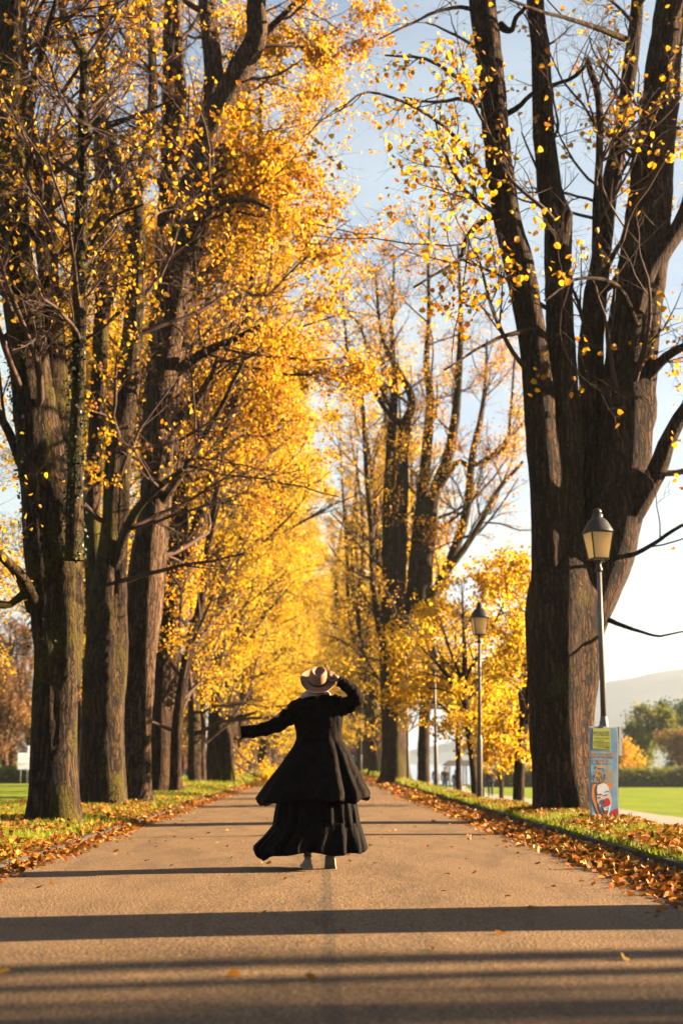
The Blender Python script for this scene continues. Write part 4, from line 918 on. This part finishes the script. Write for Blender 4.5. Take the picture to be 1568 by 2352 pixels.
def interp(rows, k, v): return float(np.interp(v, [q[0] for q in rows], [q[k] for q in rows]))
def loft_cloth(name, rows, depth, folds, hem, mats, seed, cols=120, nrow=46, top=None, thick=.004, ycen=.02):
    """garment: rows = (v, left, right) in figure units; hem(a) = lowest v at angle a (0 = right, -pi/2 = back)"""
    r = np.random.default_rng(seed); v0 = rows[0][0]; V = []
    for i in range(nrow):
        s = i / (nrow - 1)
        for j in range(cols):
            a = 2 * math.pi * j / cols; vv = v0 + (hem(a) - v0) * s
            l, rr = interp(rows, 1, vv), interp(rows, 2, vv); cx = (l + rr) / 2; hw = (rr - l) / 2 / SZ; dp = interp(depth, 1, vv)
            k = folds(a, s, vv); c, sn = math.cos(a), math.sin(a); e = .85
            x = zx(cx) + hw * math.copysign(abs(c) ** e, c) * (1 + k * abs(sn) * .35 - .25 * abs(k) * abs(c) ** 6); y = ycen + (dp * math.copysign(abs(sn) ** e, sn)) * (1 + k) + .03 * k * c
            V.append((x, y, zz(vv) + .01 * k))
    Q = [[i * cols + j, i * cols + (j + 1) % cols, (i + 1) * cols + (j + 1) % cols, (i + 1) * cols + j] for i in range(nrow - 1) for j in range(cols)]
    me = mesh_np(name, np.array(V), np.array(Q)[:, ::-1]); o = link(name, me, mats, wm)
    so = o.modifiers.new('thickness', 'SOLIDIFY'); so.thickness = thick; so.offset = -1
    if len(mats) > 1: so.material_offset = 1
    return o
coat_rows = [(372, 735, 905), (384, 668, 965), (398, 640, 995), (430, 618, 1012), (480, 606, 1018), (540, 608, 1022), (600, 618, 1016), (660, 634, 1006), (720, 638, 1008), (770, 618, 1040), (840, 570, 1085), (920, 515, 1120), (1000, 452, 1162), (1080, 388, 1205), (1140, 345, 1240), (1190, 312, 1254), (1260, 285, 1235), (1320, 270, 1215)]
coat_depth = [(372, .05), (398, .085), (450, .11), (560, .125), (700, .115), (800, .14), (950, .20), (1100, .27), (1300, .33)]
def coat_folds(a, s, v):
    g = max(0, (v - 640) / 560); up = math.exp(-((v - 500) / 110) ** 2)
    f = .10 * math.sin(5 * a + .6 + 1.1 * g) + .085 * math.sin(8 * a - 1.0 + .8 * g) + .05 * math.sin(13 * a + 2.0)
    # one deep fold on the sunlit side of the back
    f += -.26 * math.exp(-((a - 5.28) / .085) ** 2) + .16 * math.exp(-((a - 5.08) / .09) ** 2) + .20 * math.exp(-((a - 5.48) / .10) ** 2)
    return f * min(1.25, g ** .8 if g > 0 else 0) + up * (.07 * math.sin(6 * a + v / 40) + .05 * math.sin(11 * a - v / 25)) + .035 * math.sin(7 * a + v / 33) * math.exp(-((v - 720) / 60) ** 2)
def coat_hem(a):
    d = lambda x, w_: math.exp(-(((a - x + math.pi) % (2 * math.pi) - math.pi) / w_) ** 2)
    back = 1216 + 14 * math.sin(5 * a + .6) + 9 * math.sin(8 * a - 1) - 6 * d(math.pi, .25) - 62 * d(0, .3) - 24 * d(5.75, .16)
    return back + 62 * d(2.35, .17) + 85 * d(1.22, .15) + 34 * d(3.75, .16) - 26 * d(5.1, .12) + 26 * d(5.45, .10)
coat = loft_cloth('coat', coat_rows, coat_depth, coat_folds, coat_hem, [M['coat'], M['lining']], 1, 168, 56)
# sleeves
def sleeve(pts, seed, name, ring=22):
    r = np.random.default_rng(seed); L = resample(np.array(pts), 40); P, Rr = L[:, :3], L[:, 3]; N, B = frames(P[None]); N, B = N[0], B[0]
    a = np.arange(ring) * 2 * math.pi / ring; V = []
    for i in range(40):
        w_ = 1 + .055 * np.sin(a * 2 + i * .9) + .05 * np.sin(a * 3 - i * 1.4 + 1) * np.sin(i * .55) + .035 * np.sin(i * 1.9 + a)
        V.append(P[i] + (Rr[i] * w_)[:, None] * (np.cos(a)[:, None] * N[i] + np.sin(a)[:, None] * B[i]))
    k = len(V)
    base = np.arange(k - 1)[:, None] * ring; j = np.arange(ring)[None]; Q = np.stack([base + j, base + (j + 1) % ring, base + (j + 1) % ring + ring, base + j + ring], -1).reshape(-1, 4)
    o = link(name, mesh_np(name, np.vstack(V), Q), [M['coat'], M['lining']], coat); so = o.modifiers.new('thickness', 'SOLIDIFY'); so.thickness = .004; so.offset = -1
    return o
sleeve([(zx(712), .015, zz(452), .060), (zx(650), .01, zz(470), .070), (zx(590), .0, zz(530), .075), (zx(500), -.02, zz(600), .067), (zx(400), -.04, zz(640), .058), (zx(300), -.055, zz(662), .053), (zx(197), -.07, zz(670), .054)], 3, 'sleeve')
sleeve([(zx(930), .02, zz(470), .075), (zx(985), .012, zz(462), .085), (zx(1050), -.01, zz(450), .075), (zx(1105), -.03, zz(432), .066), (zx(1128), -.045, zz(400), .060), (zx(1105), -.055, zz(352), .058), (zx(1060), -.06, zz(310), .052), (zx(1010), -.064, zz(275), .046), (zx(975), -.066, zz(262), .043)], 4, 'sleeve')
# collar roll on the shoulder and pale scarf
b = BM(); b.tube([(zx(700), -.055, zz(392)), (zx(760), -.078, zz(388)), (zx(830), -.082, zz(392)), (zx(900), -.075, zz(388)), (zx(950), -.045, zz(385)), (zx(968), .0, zz(378))], [.012, .020, .022, .025, .022, .014], 10); b.out('collar', M['coat'], coat, True)
b = BM(); b.tube([(zx(682), .0, zz(398)), (zx(695), -.05, zz(378)), (zx(750), -.072, zz(368)), (zx(820), -.078, zz(372)), (zx(880), -.065, zz(364)), (zx(905), -.01, zz(362))], [.014, .024, .027, .026, .024, .014], 12); b.tube([(zx(715), .0, zz(352)), (zx(745), -.052, zz(352)), (zx(820), -.065, zz(355)), (zx(875), -.045, zz(350)), (zx(890), .0, zz(350))], [.016, .022, .022, .022, .014], 12); b.out('scarf', M['scarf'], wm, True)
# hair under the brim, tied with a rust ribbon
hm = skin_mesh('hair', [(zx(818), -.03, zz(262), .082), (zx(816), -.045, zz(310), .072), (zx(765), -.035, zz(325), .042), (zx(860), -.04, zz(325), .042), (zx(815), -.055, zz(345), .05)], [(0, 1), (1, 2), (1, 3), (1, 4)], 2); link('hair', hm, M['hair'], wm)
r = np.random.default_rng(8); b = BM()
for i in range(16):
    s = -1 if i % 3 else 1; u = 745 + 140 * r.uniform(); b.tube([(zx(u), -.07, zz(325)), (zx(u + s * r.uniform(5, 22)), -.085, zz(345 + r.uniform(-5, 15))), (zx(u + s * r.uniform(10, 45)), -.085, zz(360 + r.uniform(-10, 30)))], [.0025, .002, .0008], 4)
b.out('hair_strands', M['hair'], wm, True)
b = BM(); b.tube([(zx(818), -.120, zz(300)), (zx(824), -.125, zz(325)), (zx(818), -.115, zz(348))], [.003, .005, .006], 6); b.tube([(zx(818), -.108, zz(345)), (zx(806), -.112, zz(372)), (zx(802), -.112, zz(405))], [.006, .005, .002], 6); b.tube([(zx(818), -.108, zz(345)), (zx(850), -.108, zz(340)), (zx(875), -.10, zz(352))], [.006, .008, .004], 6); b.tube([(zx(770), -.10, zz(342)), (zx(800), -.11, zz(338)), (zx(818), -.11, zz(345))], [.003, .007, .006], 6)
b.out('ribbon', M['ribbon'], wm, True)
# hat: brim, pinched crown, band
def hat():
    cols, V, Q = 64, [], []
    prof = [(.150, .012), (.147, .006), (.130, -.002), (.110, -.004), (.098, 0.0), (.088, .004), (.084, .012), (.083, .03), (.079, .055), (.074, .08), (.066, .098), (.056, .105), (.044, .100), (.028, .092), (.012, .088), (.001, .087)]
    for r_, z in prof:
        for j in range(cols):
            a = 2 * math.pi * j / cols; c, s = math.cos(a), math.sin(a); x, y, zz_ = r_ * c * .95, r_ * s * 1.08, z
            if z > .02:                                        # teardrop crown: front pinch and centre dent
                k = (z - .02) / .085; x *= 1 - .14 * k * max(0, s) ** 2 ; zz_ += .010 * k * (-s)
                if r_ < .06: zz_ -= .030 * math.exp(-((x / .030) ** 2)) * (1 - .3 * abs(s))
            elif r_ > .1: zz_ += .016 * (abs(c) ** 3) * (r_ - .1) / .05
            V.append((x, y, zz_))
    n = len(prof)
    for i in range(n - 1):
        for j in range(cols): Q.append((i * cols + j, i * cols + (j + 1) % cols, (i + 1) * cols + (j + 1) % cols, (i + 1) * cols + j))
    h = link('hat', mesh_np('hat', np.array(V), np.array(Q)), M['hat'], wm); so = h.modifiers.new('thickness', 'SOLIDIFY'); so.thickness = .004; so.offset = -1
    b = BM(); rings = []
    for r_, z in ((.0855, .012), (.0875, .014), (.0865, .026), (.0850, .027), (.0850, .012)):
        rings.append([(r_ * math.cos(2 * math.pi * j / 48) * .95, r_ * math.sin(2 * math.pi * j / 48) * 1.08, z) for j in range(48)])
    b.loft(rings, cap=False); b.out('hat_band', M['band'], h, True)
    h.location = (zx(818), -.045, zz(262)); h.rotation_euler = (R_(40), R_(6), R_(-6)); h.scale = (1.04, 1.04, 1.16)
hat()
# skirt in two gathered tiers
sk_rows = [(1050, 640, 1040), (1150, 520, 1110), (1230, 482, 1132), (1300, 466, 1146), (1390, 452, 1160), (1430, 446, 1166)]
sk_depth = [(1050, .16), (1200, .22), (1430, .27)]
loft_cloth('skirt', sk_rows, sk_depth, lambda a, s, v: (.045 * math.sin(23 * a) + .04 * math.sin(14 * a + 1) + .03 * math.sin(6 * a)) * (.5 + s), lambda a: 1408 + 10 * math.sin(a * 2 + 2), [M['skirt']], 2, 150, 16)
rf_rows = [(1385, 456, 1158), (1410, 448, 1166), (1450, 415, 1180), (1500, 372, 1196), (1570, 296, 1216), (1620, 292, 1222), (1690, 330, 1220)]
rf_depth = [(1385, .268), (1450, .29), (1600, .345), (1690, .36)]
def rf_hem(a):
    d = lambda x, w_: math.exp(-(((a - x + math.pi) % (2 * math.pi) - math.pi) / w_) ** 2)
    return 1618 + 52 * d(3.75, .42) - 30 * d(math.pi, .22) - 22 * d(0, .5) + 10 * math.sin(9 * a) + 12 * d(5.3, .3)
loft_cloth('ruffle', rf_rows, rf_depth, lambda a, s, v: (.07 * math.sin(17 * a + .5) + .05 * math.sin(11 * a + 2) + .03 * math.sin(29 * a)) * (.35 + s), rf_hem, [M['skirt']], 6, 180, 18)
# sneakers
def sneaker(loc, rot):
    sh = empty('sneaker'); sh.parent = wm; sh.location = loc; sh.rotation_euler = rot
    secs = [(-.118, .026, .085), (-.110, .034, .104), (-.07, .037, .108), (-.03, .038, .080), (.02, .040, .066), (.07, .044, .052), (.11, .041, .044), (.14, .028, .036)]
    rings = [[(w_ * math.copysign(abs(math.cos(t)) ** .55, math.cos(t)) * (1 if math.sin(t) < .2 else .84), y, .018 + max(0, math.sin(t)) ** .6 * (h_ - .018)) for t in [2 * math.pi * k / 16 for k in range(16)]] for y, w_, h_ in secs]
    b = BM(); b.loft(rings); b.out('upper', M['shoe'], sh, True)
    b = BM(); rings = []
    for y, w_, h_ in [(-.122, .026, 0)] + [(s[0], s[1] + .005, 0) for s in secs] + [(.15, .022, 0)]: rings.append([(-w_, y, 0), (w_, y, 0), (w_ * 1.04, y, .014), (w_ * 1.0, y, .026), (-w_ * 1.0, y, .026), (-w_ * 1.04, y, .014)])
    b.loft(rings); b.out('sole', M['sole'], sh)
    b = BM(); b.tube([(math.cos(t) * .029, -.070 + math.sin(t) * .036, .104 + .006 * math.sin(t)) for t in [2 * math.pi * k / 14 for k in range(15)]], .007, 6); b.out('ankle_cuff', M['shoe'], sh, True)
    BM().box((0, -.121, .070), (.020, .006, .05), bev=.002).out('heel_tab', M['sole'], sh)
sneaker((zx(728), -.0 + .03, .004), (0, 0, R_(6)))
sneaker((zx(915), -.02, .030), (R_(-33), R_(2), R_(-3)))

# ---- walkers on the lower footpath
def walker(x, Y_, top, legs, label, hair, facing=0, bag=False, hgt=1.72, skirt=False):
    X = at(x, 1820, Y_)[0]; z = float(ground_z(X, Y_)) + .03; k = hgt / 1.72
    p = empty('person', (X, Y_, z), label, 'person', rz=facing); p.scale = (k, k, k)
    J = [(0, 0, .94, (.125, .09)), (0, 0, 1.15, (.115, .085)), (0, -.01, 1.36, (.13, .085)), (0, -.01, 1.47, .055), (0, -.02, 1.55, .06), (0, -.025, 1.63, .078),
         (-.17, 0, 1.38, .05), (-.22, .02, 1.12, .042), (-.20, -.08, .88, .034), (.17, 0, 1.38, .05), (.22, .02, 1.12, .042), (.20, -.06, .88, .034),
         (-.09, 0, .86, .085), (-.10, -.06, .48, .06), (-.10, .04, .10, .042), (-.10, -.07, .03, .035), (.09, 0, .86, .085), (.10, .03, .48, .06), (.10, .14, .12, .042), (.10, .04, .05, .035)]
    E = [(0, 1), (1, 2), (2, 3), (3, 4), (4, 5), (2, 6), (6, 7), (7, 8), (2, 9), (9, 10), (10, 11), (0, 12), (12, 13), (13, 14), (14, 15), (0, 16), (16, 17), (17, 18), (18, 19)]
    link('body', skin_mesh('body', J, E, 2), M['skin'], p)
    g = lambda f, ids: [(J[i][0], J[i][1], J[i][2], tuple(q + f for q in J[i][3]) if isinstance(J[i][3], tuple) else J[i][3] + f) for i in ids]
    link('jacket', skin_mesh('jacket', g(.022, [0, 1, 2, 6, 7, 8, 9, 10, 11]), [(0, 1), (1, 2), (2, 3), (3, 4), (4, 5), (2, 6), (6, 7), (7, 8)], 2), top, p)
    link('trousers', skin_mesh('trousers', g(.014, [0, 12, 13, 14, 16, 17, 18]), [(0, 1), (1, 2), (2, 3), (0, 4), (4, 5), (5, 6)], 2), legs, p)
    link('hair', skin_mesh('hair', [(0, .01, 1.62, .075), (0, -.005, 1.69, .075), (0, .04, 1.58, .05)], [(0, 1), (0, 2)], 2), hair, p)
    if bag:
        b = BM(); b.box((.16, .02, 1.02), (.10, .22, .24), bev=.03); b.out('shoulder_bag', M['scarf'], p)
    return p
M['navy'] = plain('jacket_dark', (.02, .02, .026), .7, .3); M['lilac'] = plain('jacket_pale_blue', (.30, .33, .48), .7, .15); M['denim'] = plain('denim', (.10, .15, .24), .8, .25, 20); M['trous'] = plain('trousers_dark', (.03, .035, .05), .8, .3); M['blond'] = plain('hair_light', (.34, .20, .10), .6, .3)
walker(1001, 100, M['lilac'], M['trous'], 'walker in a pale blue jacket, half hidden by a lamp post', M['hair'], 0.1)
walker(1022, 97, M['navy'], M['denim'], 'walker in a black jacket and blue jeans beside the pale blue jacket', M['blond'], 0, hgt=1.78)
walker(1046, 98, M['navy'], M['trous'], 'walker in dark clothes, half hidden by a thin young trunk', M['hair'], .1, hgt=1.6)
walker(1126, 93, M['navy'], M['trous'], 'walker in a dark jacket and slim trousers with a bag, alone beyond the second lamp', M['blond'], 0, True)

# ================================================================== small things by the path and far away
M['wood'] = plain('bench_wood', (.10, .055, .03), .7, .3, 12); M['metalw'] = plain('white_metal', (.72, .72, .70), .5, .06, 6); M['galv'] = plain('grey_post', (.38, .36, .32), .5, .1, 8, metal=.4)
bx, by = at(1076, 1810, 66)[0], 66.0; bn = empty('park_bench', (bx, by, float(ground_z(bx, by))), 'dark wooden bench on the slope beside the leaning young tree', 'bench', rz=R_(70))
for k in range(3): BM().box((0, -.16 + .15 * k, .44), (1.5, .12, .035), bev=.006).out('seat_slat', M['wood'], bn)
for k in range(3): BM().box((0, .24 + .035 * k, .56 + .13 * k), (1.5, .03, .11), Euler((R_(-14), 0, 0)).to_matrix(), .006).out('back_slat', M['wood'], bn)
for s in (-1, 1):
    BM().box((s * .62, 0, .21), (.06, .42, .42), bev=.01).out('leg', M['iron'], bn); BM().box((s * .62, .25, .62), (.05, .04, .45), Euler((R_(-14), 0, 0)).to_matrix()).out('back_support', M['iron'], bn)
jx, jy = at(1107, 1815, 33)[0], 33.0; jb = empty('junction_box', (jx, jy, float(ground_z(jx, jy))), 'small grey cable box at the foot of the second lamp', 'cable box'); BM().box((0, 0, .10), (.09, .09, .30), bev=.01).out('cabinet', M['galv'], jb); BM().box((0, 0, .262), (.11, .11, .02), bev=.006).out('lid', M['galv'], jb)
# white direction boards on the far field
sx, sy = at(55, 1760, 100)[0], 100.0; sg = empty('direction_sign', (sx, sy, float(ground_z(sx, sy))), 'white direction boards on two posts seen from behind, beyond the massive trunk', 'sign', rz=R_(24)); gz_ = sg.location.z
def zat(y, Y_): return float(at(50, y, Y_)[2]) - gz_
zb, zt = zat(1768, 100), zat(1714, 100); hh = (zat(1729, 100) - zb) / 3
for k in range(3): BM().box((0, 0, zb + hh * (k + .5)), (.76, .02, hh * .93), bev=.008).out('board', M['metalw'], sg)
BM().box((.30, 0, (zb + 3 * hh + zt) / 2 + .02), (.18, .02, zt - zb - 3 * hh), bev=.008).out('board', M['metalw'], sg)
for u in (-.17, .25): BM().lathe([(.03, -.1), (.03, zt - .1 if u > 0 else zb + 3 * hh - .05)], (u, .04, 0), 10).out('post', M['galv'], sg, True)
# round no-stopping sign and green plate at the end of the avenue
X = at(811, 1750, 128)[0]; rs = empty('traffic_sign', (X, 128, float(ground_z(X, 128))), 'round red and blue traffic sign above a green plate at the far kerb', 'sign'); M['sblue'] = flat('sign_blue', (.03, .06, .30)); M['sred'] = flat('sign_red', (.5, .02, .03)); M['sgreen'] = flat('sign_green', (.02, .22, .09))
zc = float(at(811, 1727, 128)[2]) - rs.location.z
BM().lathe([(.03, -.1), (.03, zc + .2)], (0, .03, 0), 10).out('post', M['galv'], rs, True)
for r_, mm, yy in ((.30, M['sred'], 0), (.24, M['sblue'], -.012)):
    o = BM().lathe([(r_, -.005), (r_, .005)], n=24).out('disc', mm, rs); o.location = (0, yy, zc); o.rotation_euler = (R_(90), 0, 0)
BM().box((0, -.024, zc), (.5, .008, .06), Euler((0, R_(45), 0)).to_matrix()).out('bar', M['sred'], rs)
BM().box((.05, 0, zc - .62), (.42, .02, .5), bev=.01).out('plate', M['sgreen'], rs)
# lakeside shelter, kiosk and a red-roofed house
M['wallw'] = plain('white_wall', (.66, .64, .60), .8, .06, 3); M['darkroof'] = plain('dark_roof', (.08, .06, .05), .8, .2); M['tile'] = plain('red_roof', (.36, .10, .04), .8, .25, 8); M['glass'] = plain('window_glass', (.05, .06, .07), .15, .2)
def house(X, Y_, w_, d_, h_, rh, wall, roof, label, cat, name, nwin, posts=False):
    hz = empty(name, (X, Y_, float(ground_z(X, Y_)) if Y_ < 150 else -1.4), label, cat)
    if posts:
        for u in np.linspace(-w_ / 2 + .1, w_ / 2 - .1, 4):
            for v in (-d_ / 2 + .1, d_ / 2 - .1): BM().lathe([(.07, -.3), (.06, h_)], (u, v, 0), 8).out('post', M['wood'], hz, True)
        BM().box((w_ * .22, d_ * .2, h_ * .42), (w_ * .5, .12, h_ * .84)).out('wall', wall, hz)
    else: BM().box((0, 0, h_ / 2), (w_, d_, h_)).out('wall', wall, hz)
    b = BM(); e = .35; b.loft([[(-w_ / 2 - e, -d_ / 2 - e, h_), (w_ / 2 + e, -d_ / 2 - e, h_), (w_ / 2 + e, d_ / 2 + e, h_), (-w_ / 2 - e, d_ / 2 + e, h_)], [(-w_ / 2 + rh * .3, -.04, h_ + rh), (w_ / 2 - rh * .3, -.04, h_ + rh), (w_ / 2 - rh * .3, .04, h_ + rh), (-w_ / 2 + rh * .3, .04, h_ + rh)]]); b.out('roof', roof, hz)
    for k in range(nwin):
        u = -w_ / 2 + w_ * (k + .5) / nwin; f = BM().box((u, -d_ / 2 - .01, h_ * .55), (w_ / nwin * .55, .06, h_ * .45)).out('window', M['metalw'], hz); BM().box((u, -d_ / 2 - .035, h_ * .55), (w_ / nwin * .45, .03, h_ * .37)).out('pane', M['glass'], f)
    return hz
house(at(1085, 1750, 142)[0], 142, 4.6, 3.0, 1.75, .5, M['wallw'], M['darkroof'], 'open lakeside shelter with a low dark roof behind the walkers', 'shelter', 'lakeside_shelter', 0, True)
house(at(1172, 1750, 146)[0], 146, 1.7, 1.6, 1.5, .4, M['wood'], M['darkroof'], 'little brown kiosk with white posts beyond the meadow', 'kiosk', 'kiosk', 2)
house(at(424, 1750, 175)[0], 175, 4.5, 6, 1.5, 2.6, M['wallw'], M['tile'], 'white house with an orange-red roof glimpsed between the trunks', 'house', 'house', 2)

# clipped banks of hedge at both meadow edges
def hedge(name, x0, x1, Y_, h_, dep, n, mat, label, seed):
    r = np.random.default_rng(seed); xs_ = np.linspace(x0, x1, max(8, int((x1 - x0) / 1.2))); root = empty(name, ((x0 + x1) / 2, Y_, float(ground_z((x0 + x1) / 2, Y_))), label, 'hedge'); c = root.location
    prof = [(-dep / 2, -.2), (-dep * .46, h_ * .55), (-dep * .3, h_ * .9), (0, h_), (dep * .3, h_ * .9), (dep * .46, h_ * .5), (dep / 2, -.2)]; V = []
    for x in xs_:
        for q in prof: V.append((x - c.x, q[0] + r.normal(0, .06), q[1] * (1 + .14 * math.sin(x * .31 + seed) + .08 * math.sin(x * .83) + r.normal(0, .05))))
    m = len(prof); i = (np.arange(len(xs_) - 1)[:, None] * m + np.arange(m - 1)[None]).ravel(); link('core', mesh_np('core', np.array(V), np.stack([i, i + 1, i + 1 + m, i + m], -1)), M['hedgecore'], root)
    a = r.uniform(.05, math.pi - .05, n); rad = 1 + r.normal(0, .05, n); pos = np.column_stack([r.uniform(x0, x1, n) - c.x, -np.cos(a) * dep / 2 * rad, np.minimum(np.sin(a) ** .6 * h_ * rad, h_ * 1.08)])
    Vv, Q, k = leaf_geo(pos, rand_unit(r, n), rand_unit(r, n), r.uniform(.10, .22, n), .7, .1, .1, True); f = link('foliage', mesh_np('foliage', Vv, Q, None, False, np.repeat(r.beta(1.5, 2, n), k)), M[mat], root); f['kind'] = 'stuff'
M['hedgecore'] = plain('hedge_core', (.07, .055, .018), .95, .3, 3, bmp=.5)
hedge('hedge', 13, 46, 134, 1.55, 3.2, 15000, 'leaf_olive', 'long low olive hedge bank behind the sunlit meadow', 61)
hedge('hedge', -70, -16, 104, 1.0, 3.2, 15000, 'leaf_olive', 'long low hedge bank behind the field beyond the massive trunk', 62)
# distant trees
def round_tree(X, Y_, tz, h_, wd, leaves, ls, lm_, label, seed, stems_=3, cat='tree', mat='bark', name='round_tree', bare=False):
    r = np.random.default_rng(seed); z = tz; L = [[[X, Y_, z - .2, .05 * h_ ** .8], [X + .02 * h_, Y_, z + h_ * .12, .042 * h_ ** .8], [X, Y_, z + h_ * .3, .035 * h_ ** .8]]]
    for i in range(stems_):
        a = 6.28 * i / stems_ + r.uniform(-.3, .3); c, s = math.cos(a) * wd * .28, math.sin(a) * wd * .28
        L.append([[X, Y_, z + h_ * .2, .03 * h_ ** .8], [X + c * .5, Y_ + s * .5, z + h_ * .45, .022 * h_ ** .8], [X + c, Y_ + s, z + h_ * .75, .012 * h_ ** .8], [X + c * 1.1, Y_ + s * 1.1, z + h_ * .93, .004 * h_ ** .8]])
    return build_tree(name, label, (X, Y_, z), L, seed, 46, wd * .46, leaves, ls, None, mat, lm_, t1=(.05, .98), n2=6, n3=3, n4=0, up1=.0, flare=.2, simple=True, leafjit=.5, sides=10, rtw=.012)
X = lambda x, Y_: float(at(x, 1750, Y_)[0])
round_tree(X(1478, 150), 150, -1.3, 7.2, 5.6, 9000, .24, 'leaf_olive', 'round olive-green tree standing alone behind the hedge bank', 71, 4)
round_tree(X(1560, 165), 165, -1.3, 8.6, 4.6, 8000, .26, 'leaf_green', 'dark green tree at the picture edge behind the hedge bank', 72, 4)
round_tree(X(1572, 146), 146, -1.3, 5.2, 3.6, 4000, .22, 'leaf_brown', 'orange shrub tree at the picture edge in front of the dark green tree', 73, 4)
round_tree(X(1428, 139), 139, -1.3, 3.4, 2.6, 2500, .20, 'leaf', 'low yellow shrub beside the poster edge behind the hedge', 74, 3)
round_tree(X(1195, 138), 138, -1.3, 7.5, 5.5, 6000, .22, 'leaf', 'yellow lakeside tree over the little kiosk', 75, 4)
for i, (x, Y_, h_, wd) in enumerate([(-30, 120, 12.5, 6), (22, 126, 13.0, 6), (70, 122, 12, 6), (8, 112, 8, 4)]):
    round_tree(X(x, Y_), Y_, -.45, h_, wd, 4500, .17, 'leaf_brown', ['tall reddish-brown thicket tree at the picture edge behind the field', 'tall reddish-brown thicket tree behind the white direction boards', 'reddish-brown thicket tree half hidden by the massive trunk', 'lower brown thicket tree in front of the tall ones'][i], 81 + i, 6, mat='bark_dry', name='thicket_tree')
for i, (x, Y_) in enumerate([(150, 128), (240, 132), (330, 136), (412, 140), (432, 150)]):
    round_tree(X(x, Y_), Y_, -.45, 9 + i % 2, 6, 4200, .2, ['leaf_brown', 'leaf_orange'][i % 2], 'autumn tree glimpsed between the trunks of the shaded row, %s from the massive one' % ['first', 'second', 'third', 'fourth', 'fifth'][i], 91 + i, 5, name='field_tree')
for i, (x, Y_) in enumerate([(620, 235), (690, 240), (745, 246), (800, 240), (850, 232)]):
    round_tree(X(x, Y_), Y_, 0, 15 + (i % 3), 10, 7500, .3, ['leaf', 'leaf_olive', 'leaf'][i % 3], 'yellow-green tree closing the far end of the avenue, %s from the shaded side' % ['first', 'second', 'third', 'fourth', 'fifth'][i], 101 + i, 5, name='field_tree')
# ================================================================== autumn haze over the lake basin
hb = BM(); hb.box((0, 1240, 86.5), (3300, 3000, 187)); hz = hb.out('haze', None); hz['kind'] = 'stuff'; hz['label'] = 'thin bright haze over the lake basin'
hm_ = bpy.data.materials.new('thin_haze'); hm_.use_nodes = True; t = hm_.node_tree; t.nodes.clear()
o_ = t.nodes.new('ShaderNodeOutputMaterial'); v_ = t.nodes.new('ShaderNodeVolumePrincipled')
v_.inputs['Color'].default_value = (.93, .95, .97, 1); v_.inputs['Density'].default_value = .00024; v_.inputs['Anisotropy'].default_value = .65
t.links.new(v_.outputs[0], o_.inputs['Volume']); hz.data.materials.append(hm_)
